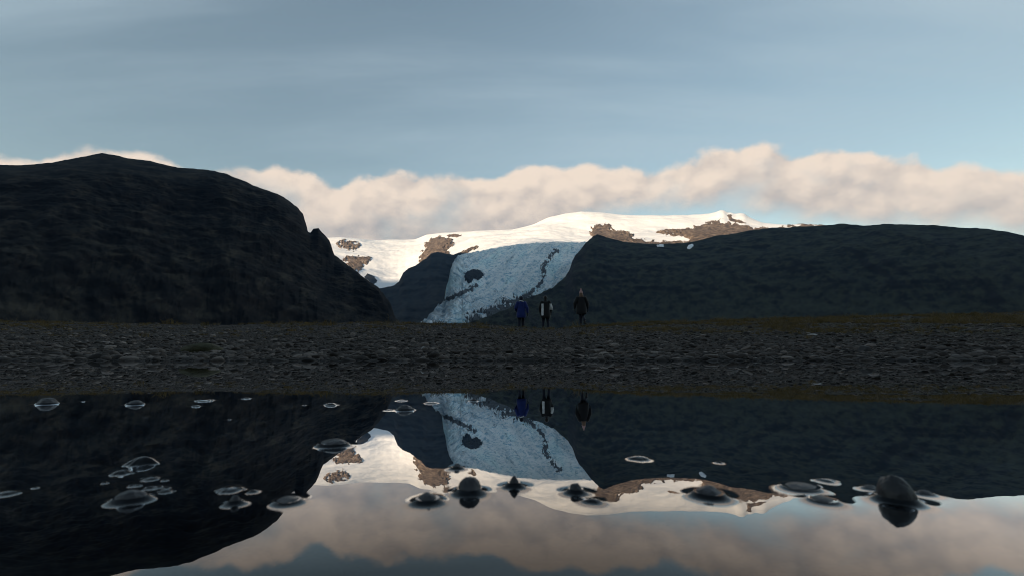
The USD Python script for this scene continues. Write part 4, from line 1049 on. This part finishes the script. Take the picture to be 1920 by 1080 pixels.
# left: blue jacket, dark hood pulled up, pale collar
p1, j1, h1 = walker('person in a blue jacket with a dark hood and pale collar, walking away, leftmost walker', 977.5, 24.2, 1.72, None, 0.66, M_blue, M_navy,
                    {-1: ((-0.29, 0.0, 1.16), (-0.24, 0.16, 1.02)), 1: ((0.29, -0.05, 1.15), (0.32, -0.04, 0.90))}, LEGS, 1.22, 0.05, 0.03)
obj('hood', smoothed(union([hull(ell(h1 + [0, -0.012, 0.03], (0.098, 0.110, 0.105)), ell(h1 + [0, -0.02, -0.10], (0.085, 0.085, 0.05)))]).trim_by_plane((0, -1, 0.1), -float(h1[1]) - 0.06), 0.03, 4), M_hood, p1)
cl = trimesh.creation.torus(0.088, 0.026, 24, 10)
cl.apply_transform(trimesh.transformations.rotation_matrix(0.35, [0, 1, 0]))
cl.apply_translation([0.01, 0.03, 1.515])
obj('collar', cl, M_whitec, p1)
# middle: black jacket with white sides
p2, j2, h2 = walker('person in a black jacket with white side panels and dark hair, middle walker', 1023, 24.0, 1.76, None, 0.66, M_black, M_navy, ARMS,
                    {-1: ((-0.11, 0.06, 0.50), (-0.125, 0.02, 0.085), (-0.14, 0.14, 0.04)), 1: ((0.12, 0.06, 0.50), (0.14, -0.02, 0.085), (0.16, 0.10, 0.04))}, 1.22)
panel(p2, j2, (-0.215, -0.4, 0.74), (-0.105, -0.02, 1.34), M_whitec, wedge=lambda c: c[:, 0] < -0.075 - 0.07 * np.clip((c[:, 2] - 1.05) / 0.31, 0, 1) * 0.6)
panel(p2, j2, (0.205, -0.3, 1.04), (0.42, 0.05, 1.34), M_whitec)
obj('hair', smoothed(union([hull(ell(h2 + [0, -0.02, 0.035], (0.088, 0.098, 0.088)), ell(h2 + [0, -0.05, -0.06], (0.075, 0.055, 0.06)))]).trim_by_plane((0, -1, 0.3), -0.055), 0.025, 4), M_hair, p2)
# right: wide black padded jacket, pink pointed hat, one foot lifted
p3, j3, h3 = walker('person in a wide black padded jacket and pink pointed hat, one foot lifted, rightmost walker', 1090.5, 22.0, 1.62, None, 0.64, M_black, M_navy,
                    {-1: ((-0.31, -0.02, 1.15), (-0.33, 0.02, 0.90)), 1: ((0.30, 0.02, 1.15), (0.33, 0.05, 0.90))},
                    {-1: ((-0.05, 0.04, 0.50), (-0.04, 0.0, 0.085), (-0.045, 0.13, 0.04)), 1: ((0.08, 0.10, 0.52), (0.12, -0.20, 0.27), (0.135, -0.22, 0.14))}, 1.34)
obj('hat', smoothed(union([hull(ell(h3 + [0, 0, 0.035], (0.094, 0.106, 0.04)), ell(h3 + [0, -0.01, 0.12], (0.068, 0.075, 0.05)), ell(h3 + [0, -0.015, 0.205], (0.030, 0.030, 0.03)))] + [MF.hull_points(ell(h3 + [0, -0.015, 0.235], 0.036))]), 0.025, 3), M_pink, p3)
obj('hair', smoothed(union([hull(ell(h3 + [0, -0.035, 0.02], (0.086, 0.075, 0.05)), ell(h3 + [0, -0.06, -0.14], (0.115, 0.055, 0.05)))]), 0.025, 4), M_blond, p3)

# ------------------------------------------------------------------ the air
M_haze = mat('air', {'v': ('principled_volume', {'color': (0.24, 0.55, 1.0), 'density': HAZE, 'anisotropy': 0.2})}, [], volume='v.volume')
lo_z, hi_z = 0.0, 0.0
for p_ in stage.Traverse():
    if p_.IsA(UsdGeom.Mesh) and p_.GetParent().GetName() == 'World':
        q_ = np.array(p_.GetAttribute('points').Get())
        lo_z, hi_z = min(lo_z, float(q_[:, 2].min())), max(hi_z, float(q_[:, 2].max()))
hb = trimesh.creation.box((34400, 28000, hi_z + 60 - (lo_z - 1)))
hb.apply_translation((0, 0, (hi_z + 60 + lo_z - 1) / 2))
tag(obj('haze', hb, M_haze, smooth=False), 'thin blue air over the whole valley', 'haze', kind='stuff')
